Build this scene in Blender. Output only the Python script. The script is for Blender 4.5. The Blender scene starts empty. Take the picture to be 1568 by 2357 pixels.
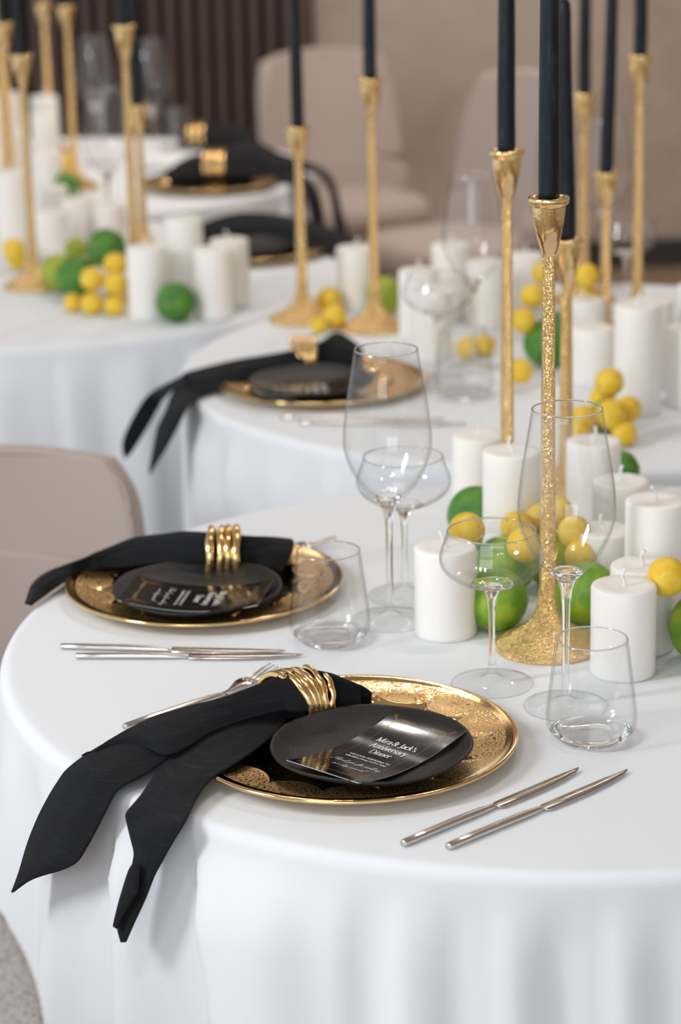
import bpy, math, random
from mathutils import Vector, Matrix, noise
from math import sin, cos, pi, radians, atan2, hypot

random.seed(7)
SC = bpy.context.scene
COL = SC.collection
TZ = 0.76                      # height of the table tops above the floor

# ------------------------------------------------------------------ camera, world, lights
cam_data = bpy.data.cameras.new('camera')
cam = bpy.data.objects.new('camera', cam_data)
COL.objects.link(cam)
cam_data.sensor_fit = 'VERTICAL'
cam_data.sensor_height = 36.0
cam_data.sensor_width = 24.0
cam_data.lens = 85.0
cam_data.clip_start = 0.05
cam.matrix_world = Matrix.Translation((0, 0, 1.678)) @ Matrix.Rotation(radians(90 - 16.869), 4, 'X') @ Matrix.Rotation(radians(-1.296), 4, 'Z')
cam_data.dof.use_dof = True
cam_data.dof.focus_distance = 2.36
cam_data.dof.aperture_fstop = 4.2
SC.camera = cam

w = bpy.data.worlds.new('world')
SC.world = w
w.use_nodes = True
w.node_tree.nodes['Background'].inputs[0].default_value = (0.85, 0.925, 1.0, 1)
w.node_tree.nodes['Background'].inputs[1].default_value = 0.92

def area(name, loc, target, size, power, col):
    d = bpy.data.lights.new(name, 'AREA')
    d.shape = 'RECTANGLE'
    d.size, d.size_y = size
    d.energy = power
    d.color = col
    o = bpy.data.objects.new(name, d)
    COL.objects.link(o)
    o.location = loc
    v = Vector(target) - Vector(loc)
    o.rotation_euler = v.to_track_quat('-Z', 'Y').to_euler()
    return o

area('key_light', (-2.5, 1.35, 2.75), (0.1, 2.6, 0.7), (0.42, 1.25), 64, (0.93, 0.97, 1.0))
area('front_fill_light', (-1.2, -2.2, 2.3), (0.2, 3.2, 0.6), (2.6, 1.6), 42, (0.90, 0.955, 1.0))  # broad fill added behind the camera to brighten the fronts, no window there
area('hall_light', (0.5, 6.6, 2.95), (0.3, 7.6, 0.3), (3.2, 1.4), 56, (1.0, 0.88, 0.79))

SC.view_settings.view_transform = 'Standard'
SC.view_settings.look = 'None'
SC.view_settings.gamma = 1.0
SC.view_settings.use_curve_mapping = False
SC.view_settings.exposure = -0.05
SC.cycles.max_bounces = 16
SC.cycles.transmission_bounces = 16
SC.cycles.transparent_max_bounces = 32
SC.cycles.diffuse_bounces = 3
SC.cycles.adaptive_threshold = 0.02
SC.cycles.glossy_bounces = 6
SC.cycles.sample_clamp_indirect = 40.0

# ------------------------------------------------------------------ helpers
def link(o, parent=None):
    COL.objects.link(o)
    if parent: o.parent = parent
    return o

def meshobj(name, verts, faces, mat=None, parent=None, smooth=True, loc=None):
    me = bpy.data.meshes.new(name)
    me.from_pydata([tuple(v) for v in verts], [], faces)
    me.update()
    if smooth:
        me.polygons.foreach_set('use_smooth', [True] * len(me.polygons))
    if mat: me.materials.append(mat)
    o = bpy.data.objects.new(name, me)
    link(o, parent)
    if loc: o.location = loc
    return o

def share(name, src, parent=None, loc=(0, 0, 0), rot=(0, 0, 0), sc=(1, 1, 1)):
    o = bpy.data.objects.new(name, src.data if hasattr(src, 'data') else src)
    link(o, parent)
    o.location, o.rotation_euler, o.scale = loc, rot, sc
    return o

def thing(name, label, cat, loc=(0, 0, 0), rz=0, group=None):
    o = bpy.data.objects.new(name, None)
    COL.objects.link(o)
    o.empty_display_size = 0.03
    o.location = loc
    o.rotation_euler = (0, 0, rz)
    o['label'] = label
    o['category'] = cat
    if group: o['group'] = group
    return o

def tag(o, label, cat, group=None):
    o['label'], o['category'] = label, cat
    if group: o['group'] = group
    return o

def struct(o):
    o['kind'] = 'structure'
    return o

def dup(src, label, loc=None, rz=None, group=None, sc=None):
    r = src.copy()
    COL.objects.link(r)
    if loc is not None: r.location = loc
    if rz is not None: r.rotation_euler = (0, 0, rz)
    if sc is not None: r.scale = (sc, sc, sc)
    r['label'] = label
    if group: r['group'] = group
    for ch in list(src.children):
        c = ch.copy(); COL.objects.link(c); c.parent = r
        for g in list(ch.children):
            d = g.copy(); COL.objects.link(d); d.parent = c
    return r

def lathe_data(prof, seg=48):
    """profile of (r, z); r==0 points become poles"""
    V, Fc, rings = [], [], []
    for r, z in prof:
        if r < 1e-6:
            V.append((0, 0, z)); rings.append([len(V) - 1])
        else:
            s = len(V)
            for i in range(seg):
                a = 2 * pi * i / seg
                V.append((r * cos(a), r * sin(a), z))
            rings.append(list(range(s, s + seg)))
    for A, B in zip(rings, rings[1:]):
        if len(A) == 1 and len(B) == 1: continue
        for i in range(seg):
            j = (i + 1) % seg
            if len(A) == 1: Fc.append((A[0], B[j], B[i]))
            elif len(B) == 1: Fc.append((A[i], A[j], B[0]))
            else: Fc.append((A[i], A[j], B[j], B[i]))
    return V, Fc

def lathe(name, prof, mat, parent=None, seg=48, loc=None):
    V, Fc = lathe_data(prof, seg)
    return meshobj(name, V, Fc, mat, parent, True, loc)

def catmull(P, n):
    """resample list of tuples through a Catmull-Rom spline to n points"""
    P = [Vector(p) for p in P]
    out = []
    m = len(P) - 1
    for k in range(n):
        t = k / (n - 1) * m
        i = min(int(t), m - 1); f = t - i
        p0 = P[i - 1] if i > 0 else P[0] * 2 - P[1]
        p1, p2 = P[i], P[i + 1]
        p3 = P[i + 2] if i + 2 <= m else P[m] * 2 - P[m - 1]
        out.append(0.5 * ((2 * p1) + (p2 - p0) * f + (2 * p0 - 5 * p1 + 4 * p2 - p3) * f * f + (3 * p1 - p0 - 3 * p2 + p3) * f ** 3))
    return out

def polyline(P, n):
    P = [Vector(p) for p in P]
    m = len(P) - 1
    out = []
    for k in range(n):
        t = k / (n - 1) * m
        i = min(int(t), m - 1); f = t - i
        out.append(P[i].lerp(P[i + 1], f))
    return out

def tube_data(P, R, seg=10, flat=None):
    """closed tube along points P with radius R (number or list); flat squashes the second axis"""
    P = [Vector(p) for p in P]
    V, Fc = [], []
    n = len(P)
    up = None
    for i, p in enumerate(P):
        t = (P[min(i + 1, n - 1)] - P[max(i - 1, 0)]).normalized()
        if up is None:
            up = Vector((0, 0, 1)) if abs(t.z) < 0.9 else Vector((0, 1, 0))
        a = t.cross(up).normalized(); b = a.cross(t).normalized()
        up = b
        r = R[i] if isinstance(R, (list, tuple)) else R
        for k in range(seg):
            th = 2 * pi * k / seg
            V.append(p + a * (r * cos(th)) + b * (r * sin(th) * (flat or 1)))
    for i in range(n - 1):
        for k in range(seg):
            l = (k + 1) % seg
            Fc.append((i * seg + k, i * seg + l, (i + 1) * seg + l, (i + 1) * seg + k))
    Fc.append(tuple(range(seg - 1, -1, -1)))
    Fc.append(tuple(range((n - 1) * seg, n * seg)))
    return V, Fc

def boxdata(x0, x1, y0, y1, z0, z1):
    V = [(x, y, z) for z in (z0, z1) for y in (y0, y1) for x in (x0, x1)]
    Fc = [(0, 2, 3, 1), (4, 5, 7, 6), (0, 1, 5, 4), (2, 6, 7, 3), (0, 4, 6, 2), (1, 3, 7, 5)]
    return V, Fc

def bevel(o, width, seg=2):
    m = o.modifiers.new('bevel', 'BEVEL'); m.width = width; m.segments = seg; m.limit_method = 'ANGLE'
    return o

# ------------------------------------------------------------------ materials
def newmat(name, base=(0.8, 0.8, 0.8), rough=0.5, metal=0.0, **kw):
    m = bpy.data.materials.new(name)
    m.use_nodes = True
    b = m.node_tree.nodes['Principled BSDF']
    b.inputs['Base Color'].default_value = (*base, 1)
    b.inputs['Roughness'].default_value = rough
    b.inputs['Metallic'].default_value = metal
    for k, v in kw.items():
        b.inputs[k.replace('_', ' ')].default_value = v
    return m

class NT:
    def __init__(s, m):
        s.t = m.node_tree; s.b = s.t.nodes['Principled BSDF']
        s.co = None
    def n(s, typ, **kw):
        o = s.t.nodes.new(typ)
        for k, v in kw.items():
            if k.startswith('i_'): o.inputs[k[2:].replace('_', ' ')].default_value = v
            else: setattr(o, k, v)
        return o
    def l(s, a, b): s.t.links.new(a, b)
    def coord(s, kind='Object'):
        if s.co is None: s.co = s.t.nodes.new('ShaderNodeTexCoord')
        return s.co.outputs[kind]
    def math(s, op, a, b=None, c=None):
        o = s.t.nodes.new('ShaderNodeMath'); o.operation = op
        for i, v in enumerate((a, b, c)):
            if v is None: continue
            if isinstance(v, (int, float)): o.inputs[i].default_value = v
            else: s.l(v, o.inputs[i])
        return o.outputs[0]
    def noise(s, scale, detail=4, rough=0.5, vec=None):
        o = s.n('ShaderNodeTexNoise', i_Scale=scale, i_Detail=detail, i_Roughness=rough)
        s.l(vec or s.coord(), o.inputs['Vector'])
        return o.outputs['Fac']
    def ramp(s, fac, stops):
        o = s.n('ShaderNodeValToRGB')
        e = o.color_ramp.elements
        e[0].position, e[0].color = stops[0][0], (*stops[0][1], 1)
        e[1].position, e[1].color = stops[-1][0], (*stops[-1][1], 1)
        for p, c in stops[1:-1]:
            x = e.new(p); x.color = (*c, 1)
        s.l(fac, o.inputs[0])
        return o.outputs[0]
    def mix(s, fac, a, b):
        o = s.n('ShaderNodeMix', data_type='RGBA')
        for v, i in ((fac, 0), (a, 6), (b, 7)):
            if isinstance(v, (int, float)): o.inputs[i].default_value = v
            elif isinstance(v, tuple): o.inputs[i].default_value = (*v, 1)
            else: s.l(v, o.inputs[i])
        return o.outputs[2]
    def bump(s, h, strength=0.3, dist=0.001):
        o = s.n('ShaderNodeBump', i_Strength=strength, i_Distance=dist)
        s.l(h, o.inputs['Height'])
        s.l(o.outputs[0], s.b.inputs['Normal'])

def fabric_weave(m, scale, strength, dist=0.0004):
    t = NT(m)
    a = t.n('ShaderNodeTexWave', wave_type='BANDS', bands_direction='X', i_Scale=scale, i_Distortion=1.2, i_Detail=1.0)
    b = t.n('ShaderNodeTexWave', wave_type='BANDS', bands_direction='Y', i_Scale=scale, i_Distortion=1.2, i_Detail=1.0)
    t.l(t.coord(), a.inputs['Vector']); t.l(t.coord(), b.inputs['Vector'])
    h = t.math('ADD', a.outputs['Fac'], b.outputs['Fac'])
    h = t.math('ADD', h, t.noise(scale * 1.3, 3))
    t.bump(h, strength, dist)
    return t

M = {}
M['cloth'] = newmat('white_cloth', (0.815, 0.835, 0.865), 0.9, Sheen_Weight=0.15)
fabric_weave(M['cloth'], 420, 0.12, 0.0003)
M['napkin'] = newmat('black_linen', (0.0075, 0.008, 0.010), 0.85, Specular_IOR_Level=0.25, Sheen_Weight=0.03)
t = fabric_weave(M['napkin'], 520, 0.45, 0.0004)
fl = t.noise(900, 2)
mp = t.n('ShaderNodeMapping'); mp.inputs['Scale'].default_value = (28, 28, 1300); t.l(t.coord(), mp.inputs[0])
sl = t.noise(1.0, 3, 0.6, mp.outputs[0])
slub = t.ramp(sl, [(0.46, (0.0052, 0.0058, 0.0076)), (0.60, (0.0080, 0.0092, 0.0115)), (0.76, (0.019, 0.022, 0.026))])
t.l(t.mix(t.math('GREATER_THAN', fl, 0.75), slub, (0.024, 0.026, 0.03)), t.b.inputs['Base Color'])

M['gold'] = newmat('polished_gold', (0.92, 0.65, 0.30), 0.16, 1.0)
t = NT(M['gold']); t.bump(t.noise(70, 3), 0.22, 0.002)
M['gold_cast'] = newmat('hammered_gold', (0.93, 0.65, 0.29), 0.15, 1.0)
t = NT(M['gold_cast'])
v = t.n('ShaderNodeTexVoronoi', i_Scale=640.0); t.l(t.coord(), v.inputs['Vector'])
t.bump(t.math('ADD', v.outputs['Distance'], t.noise(160, 4)), 0.85, 0.0020)
M['gold_cup'] = newmat('smooth_cast_gold', (0.94, 0.67, 0.32), 0.14, 1.0)
t = NT(M['gold_cup']); t.bump(t.noise(240, 4), 0.3, 0.0012)

M['gold_facet'] = newmat('pale_matte_gold', (0.95, 0.71, 0.40), 0.36, 1.0)
t = NT(M['gold_facet']); t.bump(t.noise(600, 3), 0.3, 0.0006)
# charger: mirror gold with a matte etched band of scroll work
mc = M['charger'] = newmat('etched_gold', (0.82, 0.61, 0.33), 0.06, 1.0)
t = NT(mc)
sp = t.n('ShaderNodeSeparateXYZ'); t.l(t.coord(), sp.inputs[0])
X, Y = sp.outputs[0], sp.outputs[1]
r = t.math('SQRT', t.math('ADD', t.math('MULTIPLY', X, X), t.math('MULTIPLY', Y, Y)))
th = t.math('ARCTAN2', Y, X)
lobe = t.math('ABSOLUTE', t.math('SINE', t.math('MULTIPLY', th, 7.0)))
lobe = t.math('POWER', lobe, 0.6)
rin = t.math('SUBTRACT', 0.1275, t.math('MULTIPLY', lobe, 0.0165))
inband = t.math('MULTIPLY', t.math('GREATER_THAN', r, rin), t.math('LESS_THAN', r, 0.1525))
border = t.math('MULTIPLY', t.math('GREATER_THAN', r, rin), t.math('LESS_THAN', r, t.math('ADD', rin, 0.0032)))
# scrolls: distorted cells give curls, leaves and stems
cb = t.n('ShaderNodeCombineXYZ')
t.l(t.math('MULTIPLY', th, 0.14), cb.inputs[0]); t.l(r, cb.inputs[1])
nz = t.n('ShaderNodeTexNoise', i_Scale=70.0, i_Detail=2.0); t.l(cb.outputs[0], nz.inputs['Vector'])
mixv = t.n('ShaderNodeVectorMath', operation='SCALE'); t.l(nz.outputs['Color'], mixv.inputs[0]); mixv.inputs['Scale'].default_value = 0.010
addv = t.n('ShaderNodeVectorMath', operation='ADD'); t.l(cb.outputs[0], addv.inputs[0]); t.l(mixv.outputs[0], addv.inputs[1])
v1 = t.n('ShaderNodeTexVoronoi', i_Scale=105.0); t.l(addv.outputs[0], v1.inputs['Vector'])
curl = t.math('LESS_THAN', t.math('ABSOLUTE', t.math('SUBTRACT', t.math('FRACT', t.math('MULTIPLY', v1.outputs['Distance'], 3.3)), 0.5)), 0.13)
v2 = t.n('ShaderNodeTexVoronoi', i_Scale=300.0); t.l(addv.outputs[0], v2.inputs['Vector'])
leaf = t.math('LESS_THAN', v2.outputs['Distance'], 0.30)
n3 = t.n('ShaderNodeTexNoise', i_Scale=260.0, i_Detail=2.0); t.l(cb.outputs[0], n3.inputs['Vector'])
leaf = t.math('MULTIPLY', leaf, t.math('GREATER_THAN', n3.outputs['Fac'], 0.5))
lines = t.math('MAXIMUM', curl, leaf)
lines = t.math('MULTIPLY', lines, t.math('SUBTRACT', 1.0, border))
etch = t.math('MULTIPLY', inband, t.math('SUBTRACT', 1.0, lines))
t.l(t.math('ADD', 0.05, t.math('MULTIPLY', etch, 0.36)), t.b.inputs['Roughness'])
t.l(t.mix(etch, (0.84, 0.60, 0.29), (0.68, 0.44, 0.19)), t.b.inputs['Base Color'])
t.bump(t.math('ADD', etch, t.math('MULTIPLY', t.noise(900, 2), 0.25)), 0.35, 0.0006)

M['plate'] = newmat('black_stoneware', (0.012, 0.011, 0.011), 0.46, Specular_IOR_Level=0.38)
t = NT(M['plate']); t.bump(t.noise(420, 4, 0.6), 0.5, 0.0010)
t.l(t.ramp(t.noise(650, 3, 0.7), [(0.55, (0.011, 0.0105, 0.0105)), (0.72, (0.03, 0.028, 0.027)), (0.8, (0.10, 0.095, 0.09))]), t.b.inputs['Base Color'])
M['card'] = newmat('black_gloss_card', (0.006, 0.006, 0.0065), 0.10)
M['card_edge'] = newmat('card_edge', (0.65, 0.66, 0.68), 0.5)
M['print_white'] = newmat('white_print', (0.86, 0.86, 0.86), 0.35)
M['print_gold'] = newmat('gold_print', (0.45, 0.29, 0.13), 0.3, 0.6)
M['steel'] = newmat('brushed_steel', (0.72, 0.68, 0.65), 0.2, 1.0)
M['glass'] = newmat('clear_glass', (1, 1, 1), 0.0, 0.0, Transmission_Weight=1.0, IOR=1.45)
# thin blown glass: the wall is far too thin to bend light, so it passes straight through and the surface reflects; refraction's dark edges are painted into the grazing tint
mg = M['thin_glass'] = newmat('thin_clear_glass', (1, 1, 1), 0.0)
t = NT(mg)
lw = t.n('ShaderNodeLayerWeight', i_Blend=0.5)
fc = lw.outputs['Facing']
fr = t.math('ADD', 0.038, t.math('MULTIPLY', 0.5, t.math('POWER', fc, 7.0)))
trn = t.n('ShaderNodeBsdfTransparent')
t.l(t.mix(t.math('POWER', fc, 8.0), (0.992, 0.994, 0.994), (0.45, 0.47, 0.48)), trn.inputs[0])
gls = t.n('ShaderNodeBsdfGlossy', i_Roughness=0.0)
mxs = t.n('ShaderNodeMixShader')
t.l(fr, mxs.inputs[0]); t.l(trn.outputs[0], mxs.inputs[1]); t.l(gls.outputs[0], mxs.inputs[2])
t.l(mxs.outputs[0], t.t.nodes['Material Output'].inputs['Surface'])
M['candle'] = newmat('ivory_wax', (0.92, 0.885, 0.835), 0.45, Subsurface_Weight=0.25, Subsurface_Scale=0.02)
M['candle'].node_tree.nodes['Principled BSDF'].inputs['Subsurface Radius'].default_value = (1.0, 0.7, 0.45)
t = NT(M['candle']); t.bump(t.noise(90, 4), 0.12, 0.001)
M['wick'] = newmat('cotton_wick', (0.88, 0.87, 0.84), 0.8)
M['taper'] = newmat('black_wax', (0.006, 0.008, 0.011), 0.42, Specular_IOR_Level=0.3)
t = NT(M['taper'])
mp = t.n('ShaderNodeMapping'); mp.inputs['Scale'].default_value = (1, 1, 0.22); t.l(t.coord(), mp.inputs[0])
sm = t.noise(130, 5, 0.65, mp.outputs[0])
t.l(t.ramp(sm, [(0.45, (0.005, 0.007, 0.010)), (0.62, (0.011, 0.016, 0.023)), (0.78, (0.05, 0.06, 0.072))]), t.b.inputs['Base Color'])
t.bump(sm, 0.35, 0.0015)
def citrus(name, stops, scale):
    m = newmat(name, stops[0][1], 0.36)
    t = NT(m)
    oi = t.n('ShaderNodeObjectInfo')
    ad = t.n('ShaderNodeVectorMath', operation='ADD'); t.l(t.coord(), ad.inputs[0])
    sc_ = t.n('ShaderNodeVectorMath', operation='SCALE'); t.l(oi.outputs['Location'], sc_.inputs[0]); sc_.inputs['Scale'].default_value = 13.0
    t.l(sc_.outputs[0], ad.inputs[1])
    t.l(t.ramp(t.noise(scale, 3, 0.55, ad.outputs[0]), stops), t.b.inputs['Base Color'])
    t.bump(t.noise(26, 2), 0.25, 0.02)
    return m
M['lime'] = citrus('lime_peel', [(0.28, (0.09, 0.25, 0.014)), (0.50, (0.20, 0.38, 0.02)), (0.66, (0.34, 0.45, 0.025)), (0.8, (0.50, 0.49, 0.03))], 1.5)
M['lime_dark'] = citrus('dark_lime_peel', [(0.3, (0.035, 0.15, 0.014)), (0.6, (0.075, 0.25, 0.018)), (0.8, (0.18, 0.34, 0.02))], 1.3)
M['lime_pale'] = citrus('pale_lime_peel', [(0.3, (0.20, 0.33, 0.02)), (0.55, (0.36, 0.42, 0.025)), (0.8, (0.55, 0.50, 0.04))], 1.3)
M['lemon'] = citrus('lemon_peel', [(0.3, (0.86, 0.50, 0.015)), (0.55, (0.91, 0.62, 0.045)), (0.8, (0.92, 0.70, 0.13))], 1.8)
M['scar'] = newmat('stem_scar', (0.25, 0.26, 0.08), 0.7)
M['chair'] = newmat('beige_upholstery', (0.435, 0.355, 0.315), 0.85, Sheen_Weight=0.25)
t = fabric_weave(M['chair'], 300, 0.25)
M['chair_mesh'] = newmat('speckled_weave', (0.6, 0.55, 0.52), 0.9)
t = NT(M['chair_mesh'])
sp_ = t.noise(380, 2)
t.l(t.ramp(sp_, [(0.36, (0.42, 0.37, 0.35)), (0.45, (0.82, 0.78, 0.75)), (0.7, (0.90, 0.87, 0.85))]), t.b.inputs['Base Color'])
t.bump(sp_, 0.6, 0.001)
M['chair_leg'] = newmat('dark_metal_leg', (0.05, 0.04, 0.035), 0.4, 0.6)
M['slat'] = newmat('dark_wood_slat', (0.075, 0.043, 0.034), 0.5)
t = NT(M['slat'])
mp = t.n('ShaderNodeMapping'); mp.inputs['Scale'].default_value = (6, 6, 0.4); t.l(t.coord(), mp.inputs[0])
t.l(t.ramp(t.noise(12, 4, 0.6, mp.outputs[0]), [(0.3, (0.080, 0.046, 0.037)), (0.7, (0.115, 0.068, 0.054))]), t.b.inputs['Base Color'])
M['slat_back'] = newmat('black_backing', (0.004, 0.004, 0.004), 0.8)
M['stone'] = newmat('taupe_stone', (0.33, 0.27, 0.22), 0.8)
t = NT(M['stone'])
sz = t.n('ShaderNodeSeparateXYZ'); t.l(t.coord(), sz.inputs[0])
st = t.ramp(t.math('ADD', t.math('MULTIPLY', t.noise(1.6, 5, 0.6), 0.75), t.math('MULTIPLY', t.noise(9, 4), 0.25)), [(0.3, (0.31, 0.23, 0.18)), (0.5, (0.40, 0.33, 0.275)), (0.7, (0.46, 0.40, 0.345))])
t.l(st, t.b.inputs['Base Color'])
M['plaster'] = newmat('warm_plaster', (0.60, 0.52, 0.46), 0.9)
t = NT(M['plaster']); t.bump(t.noise(30, 4), 0.05, 0.002)
M['floor'] = newmat('brown_wood_floor', (0.22, 0.15, 0.10), 0.5)
t = NT(M['floor'])
mp = t.n('ShaderNodeMapping'); mp.inputs['Scale'].default_value = (7, 0.7, 1); t.l(t.coord(), mp.inputs[0])
t.l(t.ramp(t.noise(4, 5, 0.6, mp.outputs[0]), [(0.3, (0.20, 0.13, 0.085)), (0.7, (0.33, 0.23, 0.16))]), t.b.inputs['Base Color'])
M['table'] = newmat('table_wood', (0.35, 0.25, 0.17), 0.5)
M['lamp_ring'] = newmat('white_lamp_ring', (0.8, 0.8, 0.8), 0.4)
ml = M['lamp'] = newmat('lamp_glow', (1, 1, 1), 0.5)
b = ml.node_tree.nodes['Principled BSDF']
b.inputs['Emission Color'].default_value = (1.0, 0.96, 0.90, 1)
b.inputs['Emission Strength'].default_value = 300.0

# ------------------------------------------------------------------ room
WY = 8.45
V, Fc = boxdata(-3.4, 3.0, -2.6, WY, -0.1, 0.0)
struct(meshobj('floor', V, Fc, M['floor'], smooth=False))
V, Fc = boxdata(-3.4, 3.0, WY, WY + 0.15, 0, 3.1)
wall_back = struct(meshobj('wall_back', V, Fc, M['stone'], smooth=False))
V, Fc = boxdata(3.0, 3.15, -2.6, WY, 0, 3.1)
struct(meshobj('wall_right', V, Fc, M['plaster'], smooth=False))
V, Fc = boxdata(-3.4, 3.0, -0.6, WY, 3.1, 3.2)
struct(meshobj('ceiling', V, Fc, M['plaster'], smooth=False))
V, Fc = boxdata(-0.05, 3.0, WY - 0.02, WY - 0.002, 0, 0.10)
struct(meshobj('baseboard_back', V, Fc, newmat('dark_skirting', (0.03, 0.025, 0.022), 0.5), smooth=False))
V, Fc = boxdata(-1.72, -0.055, WY - 0.012, WY - 0.002, 0, 3.1)
meshobj('backing_panel', V, Fc, M['slat_back'], wall_back, smooth=False)
V, Fc = boxdata(-0.0145, 0.0145, -0.10, 0, 0, 3.1)
slat0 = None
for i in range(29):
    loc = (-0.085 - i * 0.0572, WY - 0.012, 0)
    if slat0 is None:
        slat0 = bevel(meshobj('slat', V, Fc, M['slat'], wall_back, smooth=False, loc=loc), 0.003, 1)
    else:
        o = slat0.copy(); COL.objects.link(o); o.location = loc
# recessed ceiling lamps, rows of three
lamp0 = None
k = 0
for gy, gx in ((1.1, -0.9), (3.3, 0.5), (5.2, -0.3), (7.0, 0.8)):
    for j in range(3):
        lab = ['small round ceiling spotlight over the front of the hall, left of its row', 'small round ceiling spotlight over the front of the hall, middle of its row', 'small round ceiling spotlight over the front of the hall, right of its row']
        rowname = ('nearest the camera', 'above the second table', 'above the far tables', 'along the back wall')[k // 3]
        pos = ('left', 'middle', 'right')[j]
        label = 'small round recessed spotlight, %s one of the row %s' % (pos, rowname)
        loc = (gx + j * 0.22, gy, 3.098)
        if lamp0 is None:
            lamp0 = thing('ceiling_spotlight', label, 'lamp', loc, group='recessed spotlights in the ceiling')
            lathe('trim_ring', [(0.034, -0.001), (0.036, -0.006), (0.046, -0.006), (0.048, 0.0)], M['lamp_ring'], lamp0, 24)
            lathe('lens', [(0.034, -0.002), (0.0, -0.002)], M['lamp'], lamp0, 24)
        else:
            dup(lamp0, label, loc)
        k += 1

# ------------------------------------------------------------------ tables and cloths
def smooth01(x):
    x = max(0.0, min(1.0, x)); return x * x * (3 - 2 * x)

def tablecloth(name, c, R, folds, label, seed, flare=0.004, nseg=420, lean=None):
    """folds: (angle_deg, width_deg, amplitude, sharp) - sharp folds jump on their low side and die off towards higher angles"""
    def off(a, d):
        s = 0.0
        for (f, wd, A, sharp, lean) in folds:
            x = (math.degrees(a) - f - lean * d + 180) % 360 - 180
            if sharp:
                if -1.6 < x <= 0: s += A * smooth01((x + 1.6) / 1.6)
                elif 0 < x < wd: s += A * (0.5 + 0.5 * cos(pi * x / wd))
            else:
                if abs(x) < wd: s += A * (0.5 + 0.5 * cos(pi * x / wd))
        s += 0.006 * noise.noise((cos(a) * 5 + seed, sin(a) * 5, seed)) + 0.003 * noise.noise((cos(a) * 16, sin(a) * 16 + seed, 3))
        return s * smooth01(d / 0.07 + 0.03) * min(1.0, 0.5 + d * 2.2)
    V, Fc = [(0, 0, 0)], []
    rows = []
    rings = [('t', R * q) for q in (0.12, 0.3, 0.5, 0.7, 0.85, 0.94)] + [('t', R - 0.022), ('t', R - 0.014)]
    rr = 0.014
    rings += [('e', q) for q in (0.2, 0.4, 0.6, 0.8, 1.0)]
    rings += [('d', q) for q in (0.012, 0.025, 0.04, 0.06, 0.08, 0.10, 0.125, 0.15, 0.18, 0.21, 0.25, 0.30, 0.36, 0.44, 0.53, 0.63, 0.725)]
    for kind, q in rings:
        s = len(V)
        for i in range(nseg):
            a = 2 * pi * i / nseg
            if kind == 't':
                rad, z = q, 0.0012 * noise.noise((q * cos(a) * 6, q * sin(a) * 6, seed)) * smooth01(q / 0.2)
            elif kind == 'e':
                e = q * pi / 2
                rad, z = R - rr + rr * sin(e), -rr + rr * cos(e)
            else:
                fl = flare + (0.026 * smooth01(1 - abs((math.degrees(a) - lean + 180) % 360 - 180) / 110) if lean else 0)
                rad, z = R + fl * q / 0.3 + off(a, q), -rr - q
            V.append((rad * cos(a), rad * sin(a), z))
        rows.append(s)
    for i in range(nseg):
        j = (i + 1) % nseg
        Fc.append((0, rows[0] + i, rows[0] + j))
        for A, B in zip(rows, rows[1:]):
            Fc.append((A + i, B + i, B + j, A + j))
    o = meshobj('tablecloth', V, Fc, M['cloth'], loc=(c[0], c[1], TZ))
    tag(o, label, 'tablecloth', 'white tablecloths')
    tb = thing('round_table', name, 'table', (c[0], c[1], 0), group='round banquet tables')
    lathe('tabletop', [(0, TZ - 0.03), (R - 0.03, TZ - 0.03), (R - 0.022, TZ - 0.022), (R - 0.022, TZ - 0.010), (R - 0.03, TZ - 0.004), (0, TZ - 0.004)], M['table'], tb, 64)
    lathe('pedestal', [(0.26, 0.0), (0.26, 0.015), (0.06, 0.05), (0.04, 0.10), (0.04, TZ - 0.05), (0.12, TZ - 0.03)], M['chair_leg'], tb, 32)
    return o

rnd = random.Random(3)
def randfolds(n, a0, a1, amp):
    return [(a0 + (a1 - a0) * (k + 0.3 + 0.5 * rnd.random()) / n, 7 + 7 * rnd.random(), -amp * (0.5 + rnd.random()), rnd.random() < 0.35, rnd.uniform(-6, 10)) for k in range(n)]

C1, C2, C3, C4 = (0.24, 2.54), (0.387, 3.845), (-0.612, 4.662), (-0.69, 5.955)
tablecloth('round table under the nearest white cloth, with the sharpest place setting', C1, 0.62,
           [(223, 9.8, 0.040, True, 16), (233.0, 20, 0.054, True, 26), (243.5, 3.5, -0.010, False, 12), (248.5, 2.6, -0.012, False, 5), (252.0, 5, 0.014, True, 4), (256.2, 2.4, -0.008, False, 3), (260.5, 4, 0.013, True, 3), (265.0, 3, -0.008, False, 0), (269.5, 5, 0.014, True, 2), (278, 6, 0.014, False, 0), (212, 5, 0.014, False, 4), (206, 3.5, -0.010, False, 0), (198, 6, 0.012, False, 0)] + randfolds(14, -65, 190, 0.012),
           'smooth white tablecloth in the foreground with two deep folds below the nearest black napkin', 1.0, lean=215)
tablecloth('round table under the middle white cloth, just behind the nearest table', C2, 0.645,
           [(202, 8, 0.03, True, 8), (212, 8, 0.03, True, 10), (222, 6, 0.02, False, 8), (231, 6, 0.022, True, 5), (240, 6, 0.018, False, 5), (250, 6, 0.02, True, 4)] + randfolds(16, -90, 195, 0.016),
           'white tablecloth of the middle table, its edge seen left of the two wine glasses', 5.0)
tablecloth('round table under the white cloth at the left, behind the middle table', C3, 0.63,
           [(262, 6, 0.022, True, 4), (272, 6, 0.02, False, 6), (283, 6, 0.024, True, 4), (294, 6, 0.02, False, 4), (305, 7, 0.026, True, 2)] + randfolds(14, -50, 255, 0.016),
           'white tablecloth of the left-hand table, hanging behind the beige chair', 9.0)
tablecloth('round table under the white cloth farthest back, before the slatted wall', C4, 0.645,
           [(300, 8, 0.03, True, 4), (316, 8, 0.03, False, 4), (332, 9, 0.03, True, 2)] + randfolds(14, -20, 290, 0.016),
           'white tablecloth farthest back with a black napkin trailing off its right edge', 13.0)

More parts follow.
